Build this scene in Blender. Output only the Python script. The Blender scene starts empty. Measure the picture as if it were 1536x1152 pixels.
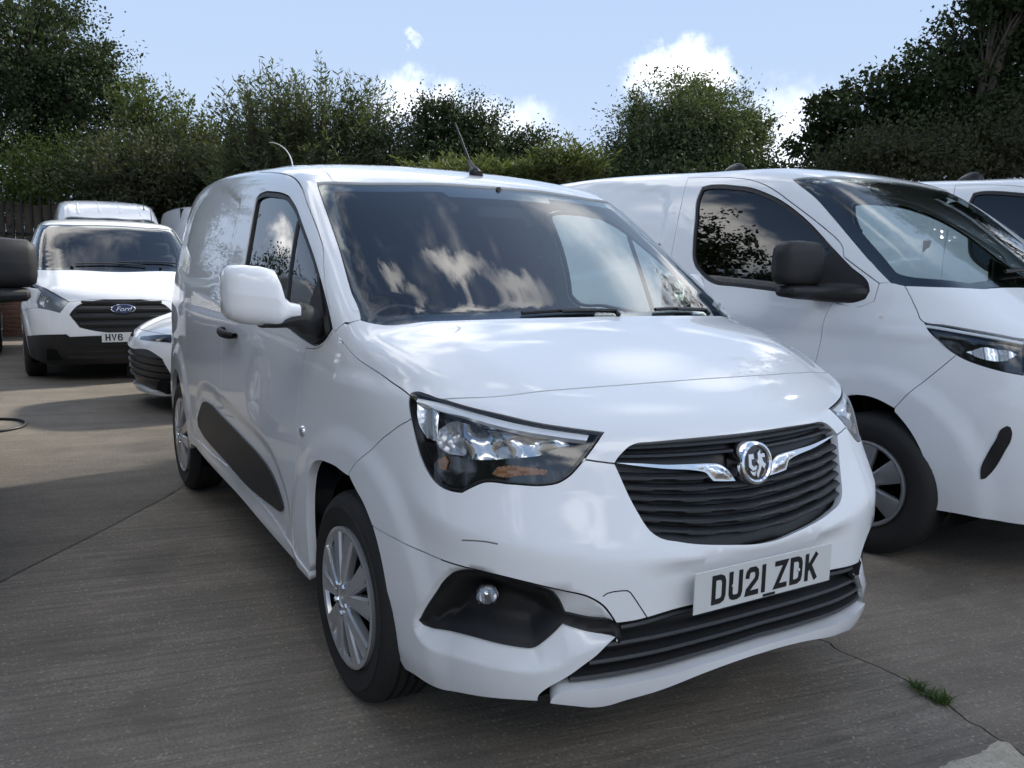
import bpy, math, random
import numpy as np
from mathutils import Vector, Matrix, geometry

random.seed(7)
RNG = np.random.default_rng(11)
scene = bpy.context.scene
COL = scene.collection
R_ = math.radians

# cumulus heads: (direction, radius, strength, vertical squash)
CUMULUS = [((-0.722, 0.660, 0.207), 0.062, 0.50, 1.4), ((-0.752, 0.628, 0.212), 0.040, 0.35, 1.3), ((-0.885, 0.405, 0.178), 0.060, 0.28, 1.5),
           ((-0.850, 0.480, 0.150), 0.10, 0.2, 2.0), ((-0.655, 0.735, 0.145), 0.09, 0.22, 1.4), ((-0.884, 0.403, 0.239), 0.014, 0.10, 1.8),
           ((-0.318, 0.331, 0.890), 0.095, 0.9, (3.4, 1.0, 0.8)), ((-0.306, 0.150, 0.941), 0.050, 0.6, (2.4, 1.0, 0.8)), ((-0.278, 0.19, 0.938), 0.050, 0.4, (3.0, 1.0, 0.8)), ((-0.300, 0.450, 0.833), 0.085, 0.55, (3.2, 1.0, 0.8)),
           ((-0.47, 0.62, 0.63), 0.12, 0.45, 0.8), ((-0.36, 0.70, 0.61), 0.10, 0.5, 0.8), ((-0.10, 0.55, 0.80), 0.15, 0.5, 1.0), ((0.05, -0.10, 0.99), 0.13, 0.4, 1.0), ((-0.50, -0.10, 0.86), 0.10, 0.28, (2.0, .8, 1.0)),
           ((-0.93, -0.27, 0.17), 0.06, 0.8, 1.2)]
# ------------------------------------------------------------------ camera, sky, sun, exposure
cam = bpy.data.cameras.new('camera')
cam.sensor_width = 36.0
cam.lens = 36.0 * 1261.8 / 1536.0
cam.clip_start = 0.05
cam.clip_end = 2000.0
cam_ob = bpy.data.objects.new('camera', cam)
COL.objects.link(cam_ob)
cr = Vector((0.5142800, 0.8573946, 0.0197643))
cu = Vector((-0.1295592, 0.0548895, 0.9900513))
cb = Vector((0.8477797, -0.5117243, 0.1393119))
cam_ob.matrix_world = Matrix(((cr.x, cu.x, cb.x, 2.37977), (cr.y, cu.y, cb.y, -1.72043), (cr.z, cu.z, cb.z, 1.34885), (0, 0, 0, 1)))
scene.camera = cam_ob

SUN_AZ = Vector((-0.20, 0.98, 0)).normalized()
SUN_EL = R_(33)
sun_dir = Vector((SUN_AZ.x * math.cos(SUN_EL), SUN_AZ.y * math.cos(SUN_EL), math.sin(SUN_EL)))

world = bpy.data.worlds.new('World')
scene.world = world
world.use_nodes = True
wn = world.node_tree
wn.nodes.clear()
def N(t, typ, **kw):
    n = t.nodes.new(typ)
    for k, v in kw.items():
        if k == 'inp':
            for a, b in v.items():
                n.inputs[a].default_value = b
        else:
            setattr(n, k, v)
    return n
def L(t, a, b):
    t.links.new(a, b)
def math_node(t, op, a=None, b=None, clamp=False):
    n = t.nodes.new('ShaderNodeMath'); n.operation = op; n.use_clamp = clamp
    for i, v in enumerate((a, b)):
        if v is None: continue
        if isinstance(v, (int, float)): n.inputs[i].default_value = v
        else: t.links.new(v, n.inputs[i])
    return n.outputs[0]
def ramp(t, fac, stops, interp='LINEAR'):
    n = t.nodes.new('ShaderNodeValToRGB'); n.color_ramp.interpolation = interp
    e = n.color_ramp.elements
    while len(e) < len(stops): e.new(0.5)
    for el, (p, c) in zip(e, stops):
        el.position = p
        el.color = (c, c, c, 1) if isinstance(c, (int, float)) else (*c, 1)
    t.links.new(fac, n.inputs[0])
    return n.outputs[0]
def mixc(t, fac, a, b, mode='MIX'):
    n = t.nodes.new('ShaderNodeMix'); n.data_type = 'RGBA'; n.blend_type = mode
    for s, v in ((0, fac), (6, a), (7, b)):
        if isinstance(v, (int, float)): n.inputs[s].default_value = v if s == 0 else (v, v, v, 1)
        elif isinstance(v, (tuple, list)): n.inputs[s].default_value = (*v[:3], 1)
        else: t.links.new(v, n.inputs[s])
    return n.outputs[2]

sky = N(wn, 'ShaderNodeTexSky', sky_type='NISHITA', sun_disc=False, altitude=50.0, air_density=1.0, dust_density=0.6, ozone_density=1.2)
sky.sun_elevation = SUN_EL
sky.sun_rotation = math.atan2(SUN_AZ.x, SUN_AZ.y)
tc = N(wn, 'ShaderNodeTexCoord')
DIR = tc.outputs['Generated']
sep = N(wn, 'ShaderNodeSeparateXYZ'); L(wn, DIR, sep.inputs[0])
# clouds: broken layer on a high plane, made denser overhead to add fill light, plus a few cumulus heads near the horizon
zz = math_node(wn, 'ADD', math_node(wn, 'MAXIMUM', sep.outputs[2], 0.0), 0.16)
cx = math_node(wn, 'DIVIDE', sep.outputs[0], zz)
cy = math_node(wn, 'DIVIDE', sep.outputs[1], zz)
cmb = N(wn, 'ShaderNodeCombineXYZ'); L(wn, cx, cmb.inputs[0]); L(wn, cy, cmb.inputs[1])
nz = N(wn, 'ShaderNodeTexNoise', inp={'Scale': 1.55, 'Detail': 9.0, 'Roughness': 0.56, 'Distortion': 0.35})
mp = N(wn, 'ShaderNodeMapping', inp={'Location': (3.1, 1.7, 0.4)}); L(wn, cmb.outputs[0], mp.inputs[0]); L(wn, mp.outputs[0], nz.inputs['Vector'])
layer = ramp(wn, nz.outputs[0], [(0.49, 0.0), (0.62, 0.85)], 'EASE')
high = ramp(wn, sep.outputs[2], [(0.29, 0.0), (0.46, 1.0)])
layer = math_node(wn, 'MULTIPLY', layer, high)
nd = N(wn, 'ShaderNodeTexNoise', inp={'Scale': 26.0, 'Detail': 7.0, 'Roughness': 0.6}); L(wn, DIR, nd.inputs['Vector'])
off = N(wn, 'ShaderNodeVectorMath', operation='SUBTRACT', inp={1: (0.5, 0.5, 0.5)}); L(wn, nd.outputs['Color'], off.inputs[0])
offs = N(wn, 'ShaderNodeVectorMath', operation='SCALE', inp={'Scale': 0.075}); L(wn, off.outputs[0], offs.inputs[0])
wd = N(wn, 'ShaderNodeVectorMath', operation='ADD'); L(wn, DIR, wd.inputs[0]); L(wn, offs.outputs[0], wd.inputs[1])
total = layer
for (d, r, st, flat) in CUMULUS:
    s1 = N(wn, 'ShaderNodeVectorMath', operation='SUBTRACT', inp={1: d}); L(wn, wd.outputs[0], s1.inputs[0])
    s2 = N(wn, 'ShaderNodeVectorMath', operation='MULTIPLY', inp={1: flat if isinstance(flat, tuple) else (1, 1, flat)}); L(wn, s1.outputs[0], s2.inputs[0])
    ln = N(wn, 'ShaderNodeVectorMath', operation='LENGTH'); L(wn, s2.outputs[0], ln.inputs[0])
    m = N(wn, 'ShaderNodeMapRange', interpolation_type='SMOOTHSTEP', inp={1: r, 2: r * 0.15, 3: 0.0, 4: st}); L(wn, ln.outputs['Value'], m.inputs[0])
    total = math_node(wn, 'MAXIMUM', total, m.outputs[0])
hz = ramp(wn, sep.outputs[2], [(0.0, 0.40), (0.30, 0.0)], 'EASE')
soft = N(wn, 'ShaderNodeVectorMath', operation='MINIMUM', inp={1: (1.02, 1.38, 1.98)})
dim = N(wn, 'ShaderNodeVectorMath', operation='SCALE', inp={'Scale': 0.46}); L(wn, sky.outputs[0], dim.inputs[0]); L(wn, dim.outputs[0], soft.inputs[0])
veil = mixc(wn, ramp(wn, sep.outputs[2], [(0.0, 0.42), (0.6, 0.06)]), soft.outputs[0], (1.25, 1.5, 1.95))
hazy = mixc(wn, hz, veil, (1.65, 1.86, 2.2))
skyc = mixc(wn, total, hazy, (8.6, 8.4, 8.1))
bg = N(wn, 'ShaderNodeBackground', inp={'Strength': 0.1}); L(wn, skyc, bg.inputs[0])
wo = N(wn, 'ShaderNodeOutputWorld'); L(wn, bg.outputs[0], wo.inputs[0])

sd = bpy.data.lights.new('sun', 'SUN')
sd.energy = 1.45
sd.angle = R_(4.0)
sd.color = (1.0, 0.94, 0.85)
so = bpy.data.objects.new('sun', sd)
so.rotation_euler = (-sun_dir).to_track_quat('-Z', 'Y').to_euler()
COL.objects.link(so)

scene.render.engine = 'CYCLES'
vs = scene.view_settings
vs.view_transform = 'Standard'
vs.look = 'None'
vs.gamma = 1.0
vs.use_curve_mapping = False
vs.exposure = 2.3

# ------------------------------------------------------------------ materials
MATS = {}
def new_mat(name):
    m = bpy.data.materials.new(name); m.use_nodes = True
    t = m.node_tree; t.nodes.clear()
    out = t.nodes.new('ShaderNodeOutputMaterial')
    MATS[name] = m
    return m, t, out
def simple(name, col, rough=0.5, metal=0.0, coat=0.0, bump=0.0, bscale=80.0, spec=0.5, vary=0.0):
    m, t, out = new_mat(name)
    p = N(t, 'ShaderNodeBsdfPrincipled', inp={'Base Color': (*col, 1), 'Roughness': rough, 'Metallic': metal, 'Coat Weight': coat, 'Coat Roughness': 0.04, 'Specular IOR Level': spec})
    if bump or vary:
        c = N(t, 'ShaderNodeTexCoord')
        n = N(t, 'ShaderNodeTexNoise', inp={'Scale': bscale, 'Detail': 4.0}); L(t, c.outputs['Object'], n.inputs['Vector'])
        if bump:
            b = N(t, 'ShaderNodeBump', inp={'Strength': bump, 'Distance': 0.004}); L(t, n.outputs[0], b.inputs['Height']); L(t, b.outputs[0], p.inputs['Normal'])
        if vary:
            n2 = N(t, 'ShaderNodeTexNoise', inp={'Scale': 6.0, 'Detail': 5.0}); L(t, c.outputs['Object'], n2.inputs['Vector'])
            L(t, mixc(t, n2.outputs[0], [v * (1 - vary) for v in col], [min(1, v * (1 + vary)) for v in col]), p.inputs['Base Color'])
    L(t, p.outputs[0], out.inputs[0])
    return m
def paint(name, col, dirt=0.25):
    m, t, out = new_mat(name)
    c = N(t, 'ShaderNodeTexCoord')
    n = N(t, 'ShaderNodeTexNoise', inp={'Scale': 2.2, 'Detail': 8.0, 'Roughness': 0.65}); L(t, c.outputs['Object'], n.inputs['Vector'])
    n2 = N(t, 'ShaderNodeTexNoise', inp={'Scale': 190.0, 'Detail': 2.0}); L(t, c.outputs['Object'], n2.inputs['Vector'])
    s = N(t, 'ShaderNodeSeparateXYZ'); L(t, c.outputs['Object'], s.inputs[0])
    low = ramp(t, s.outputs[2], [(0.2, 1.0), (0.62, 0.12)])
    film = math_node(t, 'MULTIPLY', math_node(t, 'MULTIPLY', ramp(t, n.outputs[0], [(0.35, 0.15), (0.75, 1.0)]), low), dirt)
    sp = ramp(t, n2.outputs[0], [(0.70, 0.0), (0.76, 1.0)])
    fac = math_node(t, 'ADD', film, math_node(t, 'MULTIPLY', sp, 0.10), True)
    colr = mixc(t, fac, col, (0.22, 0.19, 0.15))
    p = N(t, 'ShaderNodeBsdfPrincipled', inp={'Roughness': 0.42, 'Coat Weight': 1.0, 'Coat Roughness': 0.045, 'Coat IOR': 1.5, 'Specular IOR Level': 0.35})
    L(t, colr, p.inputs['Base Color'])
    L(t, ramp(t, fac, [(0.0, 0.018), (0.12, 0.03), (0.6, 0.32)]), p.inputs['Coat Roughness'])
    # slight orange peel
    n3 = N(t, 'ShaderNodeTexNoise', inp={'Scale': 45.0, 'Detail': 2.0}); L(t, c.outputs['Object'], n3.inputs['Vector'])
    b = N(t, 'ShaderNodeBump', inp={'Strength': 0.012, 'Distance': 0.002}); L(t, n3.outputs[0], b.inputs['Height']); L(t, b.outputs[0], p.inputs['Coat Normal'])
    L(t, p.outputs[0], out.inputs[0])
    return m
def glass(name, tint, ior=1.7, rough=0.0):
    m, t, out = new_mat(name)
    tr = N(t, 'ShaderNodeBsdfTransparent', inp={'Color': (*tint, 1)})
    gl = N(t, 'ShaderNodeBsdfGlossy', inp={'Color': (1, 1, 1, 1), 'Roughness': rough})
    fr = N(t, 'ShaderNodeFresnel', inp={'IOR': ior})
    gg = N(t, 'ShaderNodeNewGeometry')
    L(t, math_node(t, 'ADD', math_node(t, 'MULTIPLY', gg.outputs['Backfacing'], 1.0 / ior - ior), ior), fr.inputs['IOR'])
    mx = N(t, 'ShaderNodeMixShader'); L(t, fr.outputs[0], mx.inputs[0]); L(t, tr.outputs[0], mx.inputs[1]); L(t, gl.outputs[0], mx.inputs[2])
    L(t, mx.outputs[0], out.inputs[0])
    return m
paint('white_paint', (0.83, 0.845, 0.86))
paint('far_white_paint', (0.80, 0.81, 0.82), 0.15)
paint('dark_paint', (0.03, 0.032, 0.036), 0.2)
simple('black_plastic', (0.009, 0.009, 0.0095), 0.55, bump=0.25, bscale=600.0)
simple('grille_plastic', (0.022, 0.023, 0.025), 0.42, bump=0.1, bscale=700.0)
simple('satin_black', (0.006, 0.006, 0.0065), 0.4)
simple('gloss_black', (0.008, 0.008, 0.009), 0.12, coat=0.5)
simple('void_black', (0.004, 0.004, 0.004), 0.9, spec=0.1)
simple('seal_rubber', (0.010, 0.010, 0.011), 0.5)
simple('tyre_rubber', (0.012, 0.0118, 0.0116), 0.72, bump=0.3, bscale=260.0, vary=0.35)
simple('chrome', (0.80, 0.81, 0.82), 0.07, metal=1.0)
simple('soft_chrome', (0.72, 0.73, 0.74), 0.17, metal=1.0)
simple('lamp_bar', (0.80, 0.82, 0.84), 0.22, metal=0.0, coat=0.6)
simple('lamp_reflector', (0.78, 0.80, 0.82), 0.16, metal=0.75)
simple('silver_reflector', (0.50, 0.51, 0.53), 0.12, metal=0.9)
glass('cab_glass', (0.46, 0.52, 0.51), 1.75)
simple('dark_reflector', (0.26, 0.27, 0.285), 0.26, metal=0.6)
simple('wheel_silver', (0.60, 0.61, 0.63), 0.30, metal=0.7, coat=0.4, vary=0.08)
simple('wheel_shaded', (0.26, 0.265, 0.275), 0.4, metal=0.6, vary=0.1)  # wheel silver darkened, the shade on these covers put into the colour
simple('steel_dark', (0.03, 0.03, 0.03), 0.6, metal=0.3)
simple('amber_lens', (0.25, 0.105, 0.03), 0.15, coat=0.6)
simple('plate_white', (0.62, 0.63, 0.62), 0.25, coat=0.3)
simple('plate_ink', (0.008, 0.008, 0.01), 0.4)
simple('interior_grey', (0.009, 0.0105, 0.013), 0.8, bump=0.2, bscale=120.0)
simple('seat_cloth', (0.014, 0.015, 0.018), 0.95, bump=0.4, bscale=300.0)
simple('headliner', (0.06, 0.06, 0.062), 0.9)
simple('label_white', (0.7, 0.7, 0.7), 0.5)
simple('sticker_blue', (0.05, 0.25, 0.6), 0.5)
simple('oval_blue', (0.008, 0.02, 0.09), 0.2, coat=0.6)
simple('frit_black', (0.006, 0.006, 0.007), 0.08, coat=0.6)
glass('windscreen_glass', (0.76, 0.84, 0.84), 1.75)
glass('side_glass', (0.66, 0.73, 0.72), 1.8)
glass('privacy_glass', (0.10, 0.115, 0.12), 1.7)
glass('lamp_glass', (0.95, 0.96, 0.97), 1.45)

def concrete(name, base, dark, brushed, rot):
    m, t, out = new_mat(name)
    c = N(t, 'ShaderNodeTexCoord')
    P = c.outputs['Object']
    big = N(t, 'ShaderNodeTexNoise', inp={'Scale': 0.55, 'Detail': 6.0, 'Roughness': 0.62}); L(t, P, big.inputs['Vector'])
    med = N(t, 'ShaderNodeTexNoise', inp={'Scale': 4.5, 'Detail': 8.0, 'Roughness': 0.7}); L(t, P, med.inputs['Vector'])
    fine = N(t, 'ShaderNodeTexNoise', inp={'Scale': 95.0, 'Detail': 5.0, 'Roughness': 0.75}); L(t, P, fine.inputs['Vector'])
    agg = N(t, 'ShaderNodeTexVoronoi', inp={'Scale': 120.0}); L(t, P, agg.inputs['Vector'])
    tu = N(t, 'ShaderNodeMapping'); tu.inputs['Rotation'].default_value = (0, 0, rot); L(t, P, tu.inputs[0])
    mp = N(t, 'ShaderNodeMapping'); mp.inputs['Scale'].default_value = (2.2, 38.0, 1.0); L(t, tu.outputs[0], mp.inputs[0])
    st = N(t, 'ShaderNodeTexNoise', inp={'Scale': 1.0, 'Detail': 6.0, 'Roughness': 0.62, 'Distortion': 0.4}); L(t, mp.outputs[0], st.inputs['Vector'])
    mp2 = N(t, 'ShaderNodeMapping'); mp2.inputs['Scale'].default_value = (0.5, 2.6, 1.0); L(t, tu.outputs[0], mp2.inputs[0])
    st2 = N(t, 'ShaderNodeTexNoise', inp={'Scale': 1.0, 'Detail': 5.0, 'Roughness': 0.6}); L(t, mp2.outputs[0], st2.inputs['Vector'])
    f1 = ramp(t, big.outputs[0], [(0.30, 0.0), (0.72, 1.0)])
    col = mixc(t, f1, dark, base)
    col = mixc(t, ramp(t, med.outputs[0], [(0.35, 0.0), (0.7, 0.5)]), col, [v * 1.35 for v in base])
    col = mixc(t, ramp(t, st2.outputs[0], [(0.30, 0.6), (0.58, 0.0)]), col, [v * 0.6 for v in dark])
    col = mixc(t, math_node(t, 'MULTIPLY', ramp(t, st.outputs[0], [(0.32, 1.0), (0.60, 0.0)]), 0.6 * brushed), col, [v * 0.48 for v in dark])
    col = mixc(t, ramp(t, fine.outputs[0], [(0.30, 0.75), (0.52, 0.0)]), col, [v * 0.40 for v in dark])
    col = mixc(t, ramp(t, fine.outputs[0], [(0.62, 0.0), (0.78, 0.7)]), col, [v * 2.0 for v in base])
    sc = N(t, 'ShaderNodeSeparateColor'); L(t, agg.outputs['Color'], sc.inputs[0])
    col = mixc(t, math_node(t, 'MULTIPLY', ramp(t, sc.outputs[0], [(0.92, 0.0), (0.99, 1.0)]), 0.2), col, [min(1, v * 2.6) for v in base])
    oil = N(t, 'ShaderNodeTexNoise', inp={'Scale': 1.3, 'Detail': 4.0, 'Roughness': 0.5}); 
    mo = N(t, 'ShaderNodeMapping', inp={'Location': (5.2, 3.3, 0)}); L(t, P, mo.inputs[0]); L(t, mo.outputs[0], oil.inputs['Vector'])
    col = mixc(t, ramp(t, oil.outputs[0], [(0.56, 0.0), (0.74, 0.65)]), col, [v * 0.5 for v in dark])
    p = N(t, 'ShaderNodeBsdfPrincipled', inp={'Roughness': 0.85, 'Specular IOR Level': 0.3})
    L(t, col, p.inputs['Base Color'])
    hgt = math_node(t, 'ADD', math_node(t, 'MULTIPLY', st.outputs[0], 1.1 * brushed), math_node(t, 'ADD', math_node(t, 'MULTIPLY', fine.outputs[0], 0.8), math_node(t, 'MULTIPLY', med.outputs[0], 0.5)))
    b = N(t, 'ShaderNodeBump', inp={'Strength': 0.8, 'Distance': 0.008}); L(t, hgt, b.inputs['Height']); L(t, b.outputs[0], p.inputs['Normal'])
    L(t, p.outputs[0], out.inputs[0])
    return m
BR = R_(-80)
concrete('brushed_concrete', (0.28, 0.245, 0.198), (0.205, 0.179, 0.145), 1.0, BR)
concrete('smooth_concrete', (0.205, 0.180, 0.146), (0.15, 0.132, 0.108), 0.6, BR)
concrete('right_concrete', (0.26, 0.222, 0.178), (0.182, 0.156, 0.126), 0.5, BR)
concrete('sunlit_concrete', (0.55, 0.50, 0.40), (0.45, 0.40, 0.32), 0.15, BR)  # sunlight on the slab painted in as a paler colour
concrete('soil', (0.07, 0.06, 0.045), (0.03, 0.026, 0.02), 0.0, 0)

def leaf_mat(name, c1, c2, trans=0.35, rough=0.5):
    m, t, out = new_mat(name)
    g = N(t, 'ShaderNodeNewGeometry')
    c = N(t, 'ShaderNodeTexCoord')
    n = N(t, 'ShaderNodeTexNoise', inp={'Scale': 0.9, 'Detail': 3.0}); L(t, c.outputs['Object'], n.inputs['Vector'])
    f = math_node(t, 'ADD', math_node(t, 'MULTIPLY', g.outputs['Random Per Island'], 0.6), math_node(t, 'MULTIPLY', n.outputs[0], 0.55), True)
    col = mixc(t, f, c1, c2)
    p = N(t, 'ShaderNodeBsdfPrincipled', inp={'Roughness': max(rough, .7), 'Specular IOR Level': 0.16}); L(t, col, p.inputs['Base Color'])
    tl = N(t, 'ShaderNodeBsdfTranslucent'); L(t, mixc(t, 0.5, col, (0.12, 0.16, 0.02)), tl.inputs[0])
    mx = N(t, 'ShaderNodeMixShader', inp={0: trans}); L(t, p.outputs[0], mx.inputs[1]); L(t, tl.outputs[0], mx.inputs[2])
    L(t, mx.outputs[0], out.inputs[0])
    return m
leaf_mat('oak_leaf', (0.012, 0.022, 0.010), (0.034, 0.052, 0.018), 0.06, 0.6)
leaf_mat('dark_leaf', (0.016, 0.028, 0.017), (0.046, 0.068, 0.028), 0.12)
leaf_mat('green_leaf', (0.040, 0.066, 0.020), (0.10, 0.14, 0.040), 0.3)
leaf_mat('willow_leaf', (0.045, 0.062, 0.030), (0.11, 0.13, 0.062), 0.3)
leaf_mat('sallow_leaf', (0.035, 0.055, 0.026), (0.095, 0.118, 0.060), 0.25)
leaf_mat('elder_leaf', (0.022, 0.026, 0.018), (0.055, 0.060, 0.034), 0.2)
leaf_mat('reed_leaf', (0.055, 0.078, 0.026), (0.13, 0.15, 0.055), 0.3)
leaf_mat('weed_leaf', (0.030, 0.060, 0.014), (0.08, 0.13, 0.035), 0.3)
simple('bark', (0.060, 0.050, 0.040), 0.9, bump=0.6, bscale=30.0, vary=0.4)
simple('fence_steel', (0.02, 0.021, 0.022), 0.5)
simple('cable_black', (0.012, 0.012, 0.012), 0.5)
simple('brick_red', (0.14, 0.075, 0.055), 0.9, bump=0.5, bscale=40.0, vary=0.4)
simple('mortar_grey', (0.18, 0.165, 0.15), 0.9, bump=0.5, bscale=90.0)
M = MATS

# ------------------------------------------------------------------ object helpers
def tag(o, label=None, cat=None, group=None, kind=None):
    for k, v in (('label', label), ('category', cat), ('group', group), ('kind', kind)):
        if v: o[k] = v
    return o
def empty(name, loc, rz=0.0):
    o = bpy.data.objects.new(name, None)
    o.empty_display_size = 0.2
    o.location = loc; o.rotation_euler = (0, 0, rz)
    COL.objects.link(o)
    return o
def mesh_obj(name, verts, faces, mat, parent=None, smooth=True, normals=None, mirror=False):
    v = np.asarray(verts, float).copy()
    if mirror:
        v[:, 1] *= -1; faces = [tuple(reversed(f)) for f in faces]
        if normals is not None:
            normals = np.array(normals, float); normals[:, 1] *= -1
    me = bpy.data.meshes.new(name)
    me.from_pydata(v.tolist(), [], [tuple(int(i) for i in f) for f in faces])
    me.materials.append(mat)
    if smooth:
        me.polygons.foreach_set('use_smooth', [True] * len(me.polygons))
    if normals is not None:
        me.normals_split_custom_set_from_vertices([tuple(n) for n in normals])
    me.update()
    o = bpy.data.objects.new(name, me)
    COL.objects.link(o)
    if parent is not None: o.parent = parent
    return o
class MB:
    def __init__(s): s.v = []; s.f = []
    def add(s, v, f):
        b = len(s.v); s.v += [tuple(map(float, p)) for p in v]; s.f += [tuple(i + b for i in q) for q in f]
    def box(s, c, d, rot=None, bev=0.0):
        x, y, z = [a / 2 for a in d]
        if bev > 0:
            bev = min(bev, x * .9, y * .9, z * .9)
            P = []
            for sx in (-1, 1):
                for sy in (-1, 1):
                    for sz in (-1, 1):
                        P += [(sx * x, sy * (y - bev), sz * (z - bev)), (sx * (x - bev), sy * y, sz * (z - bev)), (sx * (x - bev), sy * (y - bev), sz * z)]
            import bmesh
            bm = bmesh.new()
            for p in P: bm.verts.new(p)
            r = bmesh.ops.convex_hull(bm, input=bm.verts)
            bm.verts.index_update()
            vv = [v.co.copy() for v in bm.verts]; ff = [[v.index for v in f.verts] for f in bm.faces]; bm.free()
        else:
            vv = [Vector((sx * x, sy * y, sz * z)) for sx in (-1, 1) for sy in (-1, 1) for sz in (-1, 1)]
            ff = [(0, 1, 3, 2), (4, 6, 7, 5), (0, 4, 5, 1), (2, 3, 7, 6), (0, 2, 6, 4), (1, 5, 7, 3)]
        m = rot.to_3x3() if rot is not None else Matrix.Identity(3)
        s.add([m @ p + Vector(c) for p in vv], ff)
    def tube(s, path, rad, n=8, cap=True):
        path = [Vector(p) for p in path]
        if isinstance(rad, (int, float)): rad = [rad] * len(path)
        up = None; rings = []
        for i, p in enumerate(path):
            t = (path[min(i + 1, len(path) - 1)] - path[max(i - 1, 0)]).normalized()
            if up is None:
                a = Vector((0, 0, 1)) if abs(t.z) < 0.9 else Vector((1, 0, 0))
                up = (a - t * a.dot(t)).normalized()
            else:
                up = (up - t * up.dot(t)).normalized()
            w = t.cross(up)
            rings.append([p + (up * math.cos(2 * math.pi * k / n) + w * math.sin(2 * math.pi * k / n)) * rad[i] for k in range(n)])
        v = [q for r in rings for q in r]
        f = [(i * n + k, i * n + (k + 1) % n, (i + 1) * n + (k + 1) % n, (i + 1) * n + k) for i in range(len(rings) - 1) for k in range(n)]
        if cap: f += [tuple(range(n))[::-1], tuple(range((len(rings) - 1) * n, len(rings) * n))]
        s.add(v, f)
    def lathe(s, prof, n=48, axis='y', c=(0, 0, 0), a0=0.0, a1=2 * math.pi):
        full = abs(a1 - a0 - 2 * math.pi) < 1e-6
        m = n if full else n + 1
        v = []
        for (r, h) in prof:
            for k in range(m):
                a = a0 + (a1 - a0) * k / n
                if axis == 'y': v.append((c[0] + r * math.cos(a), c[1] + h, c[2] + r * math.sin(a)))
                elif axis == 'x': v.append((c[0] + h, c[1] + r * math.cos(a), c[2] + r * math.sin(a)))
                else: v.append((c[0] + r * math.cos(a), c[1] + r * math.sin(a), c[2] + h))
        f = []
        for i in range(len(prof) - 1):
            for k in range(n):
                k2 = (k + 1) % m
                f.append((i * m + k, i * m + k2, (i + 1) * m + k2, (i + 1) * m + k))
        s.add(v, f)
    def grid(s, P, closed_u=False):
        P = np.asarray(P, float); a, b = P.shape[:2]
        f = []
        for i in range(a - (0 if closed_u else 1)):
            for j in range(b - 1):
                i2 = (i + 1) % a
                f.append((i * b + j, i2 * b + j, i2 * b + j + 1, i * b + j + 1))
        s.add(P.reshape(-1, 3).tolist(), f)
    def prism(s, poly, to3, depth):
        """poly (2D) mapped by to3(u,v,h) and extruded by depth"""
        n = len(poly)
        tri = geometry.tessellate_polygon([[Vector((p[0], p[1], 0)) for p in poly]])
        v = [to3(p[0], p[1], depth) for p in poly] + [to3(p[0], p[1], 0) for p in poly]
        f = [tuple(t) for t in tri] + [tuple(reversed([i + n for i in t])) for t in tri]
        f += [(i, (i + 1) % n, (i + 1) % n + n, i + n) for i in range(n)]
        s.add(v, f)
    def build(s, name, mat, parent=None, smooth=False, mirror=False, angle=None):
        o = mesh_obj(name, s.v, s.f, mat, parent, smooth or angle is not None, mirror=mirror)
        if angle is not None: o.data.set_sharp_from_angle(angle=R_(angle))
        return o
def text_mesh(txt, size, shear=0.0, depth=0.002):
    cu_ = bpy.data.curves.new('lettering', 'FONT'); cu_.body = txt; cu_.size = size; cu_.shear = shear; cu_.extrude = depth; cu_.resolution_u = 3
    cu_.align_x = 'CENTER'; cu_.align_y = 'CENTER'
    o = bpy.data.objects.new('lettering', cu_); COL.objects.link(o)
    bpy.context.view_layer.update()
    me = bpy.data.meshes.new_from_object(o.evaluated_get(bpy.context.evaluated_depsgraph_get()))
    v = [tuple(p.co) for p in me.vertices]; f = [tuple(p.vertices) for p in me.polygons]
    bpy.data.objects.remove(o); bpy.data.meshes.remove(me); bpy.data.curves.remove(cu_)
    return v, f
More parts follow.
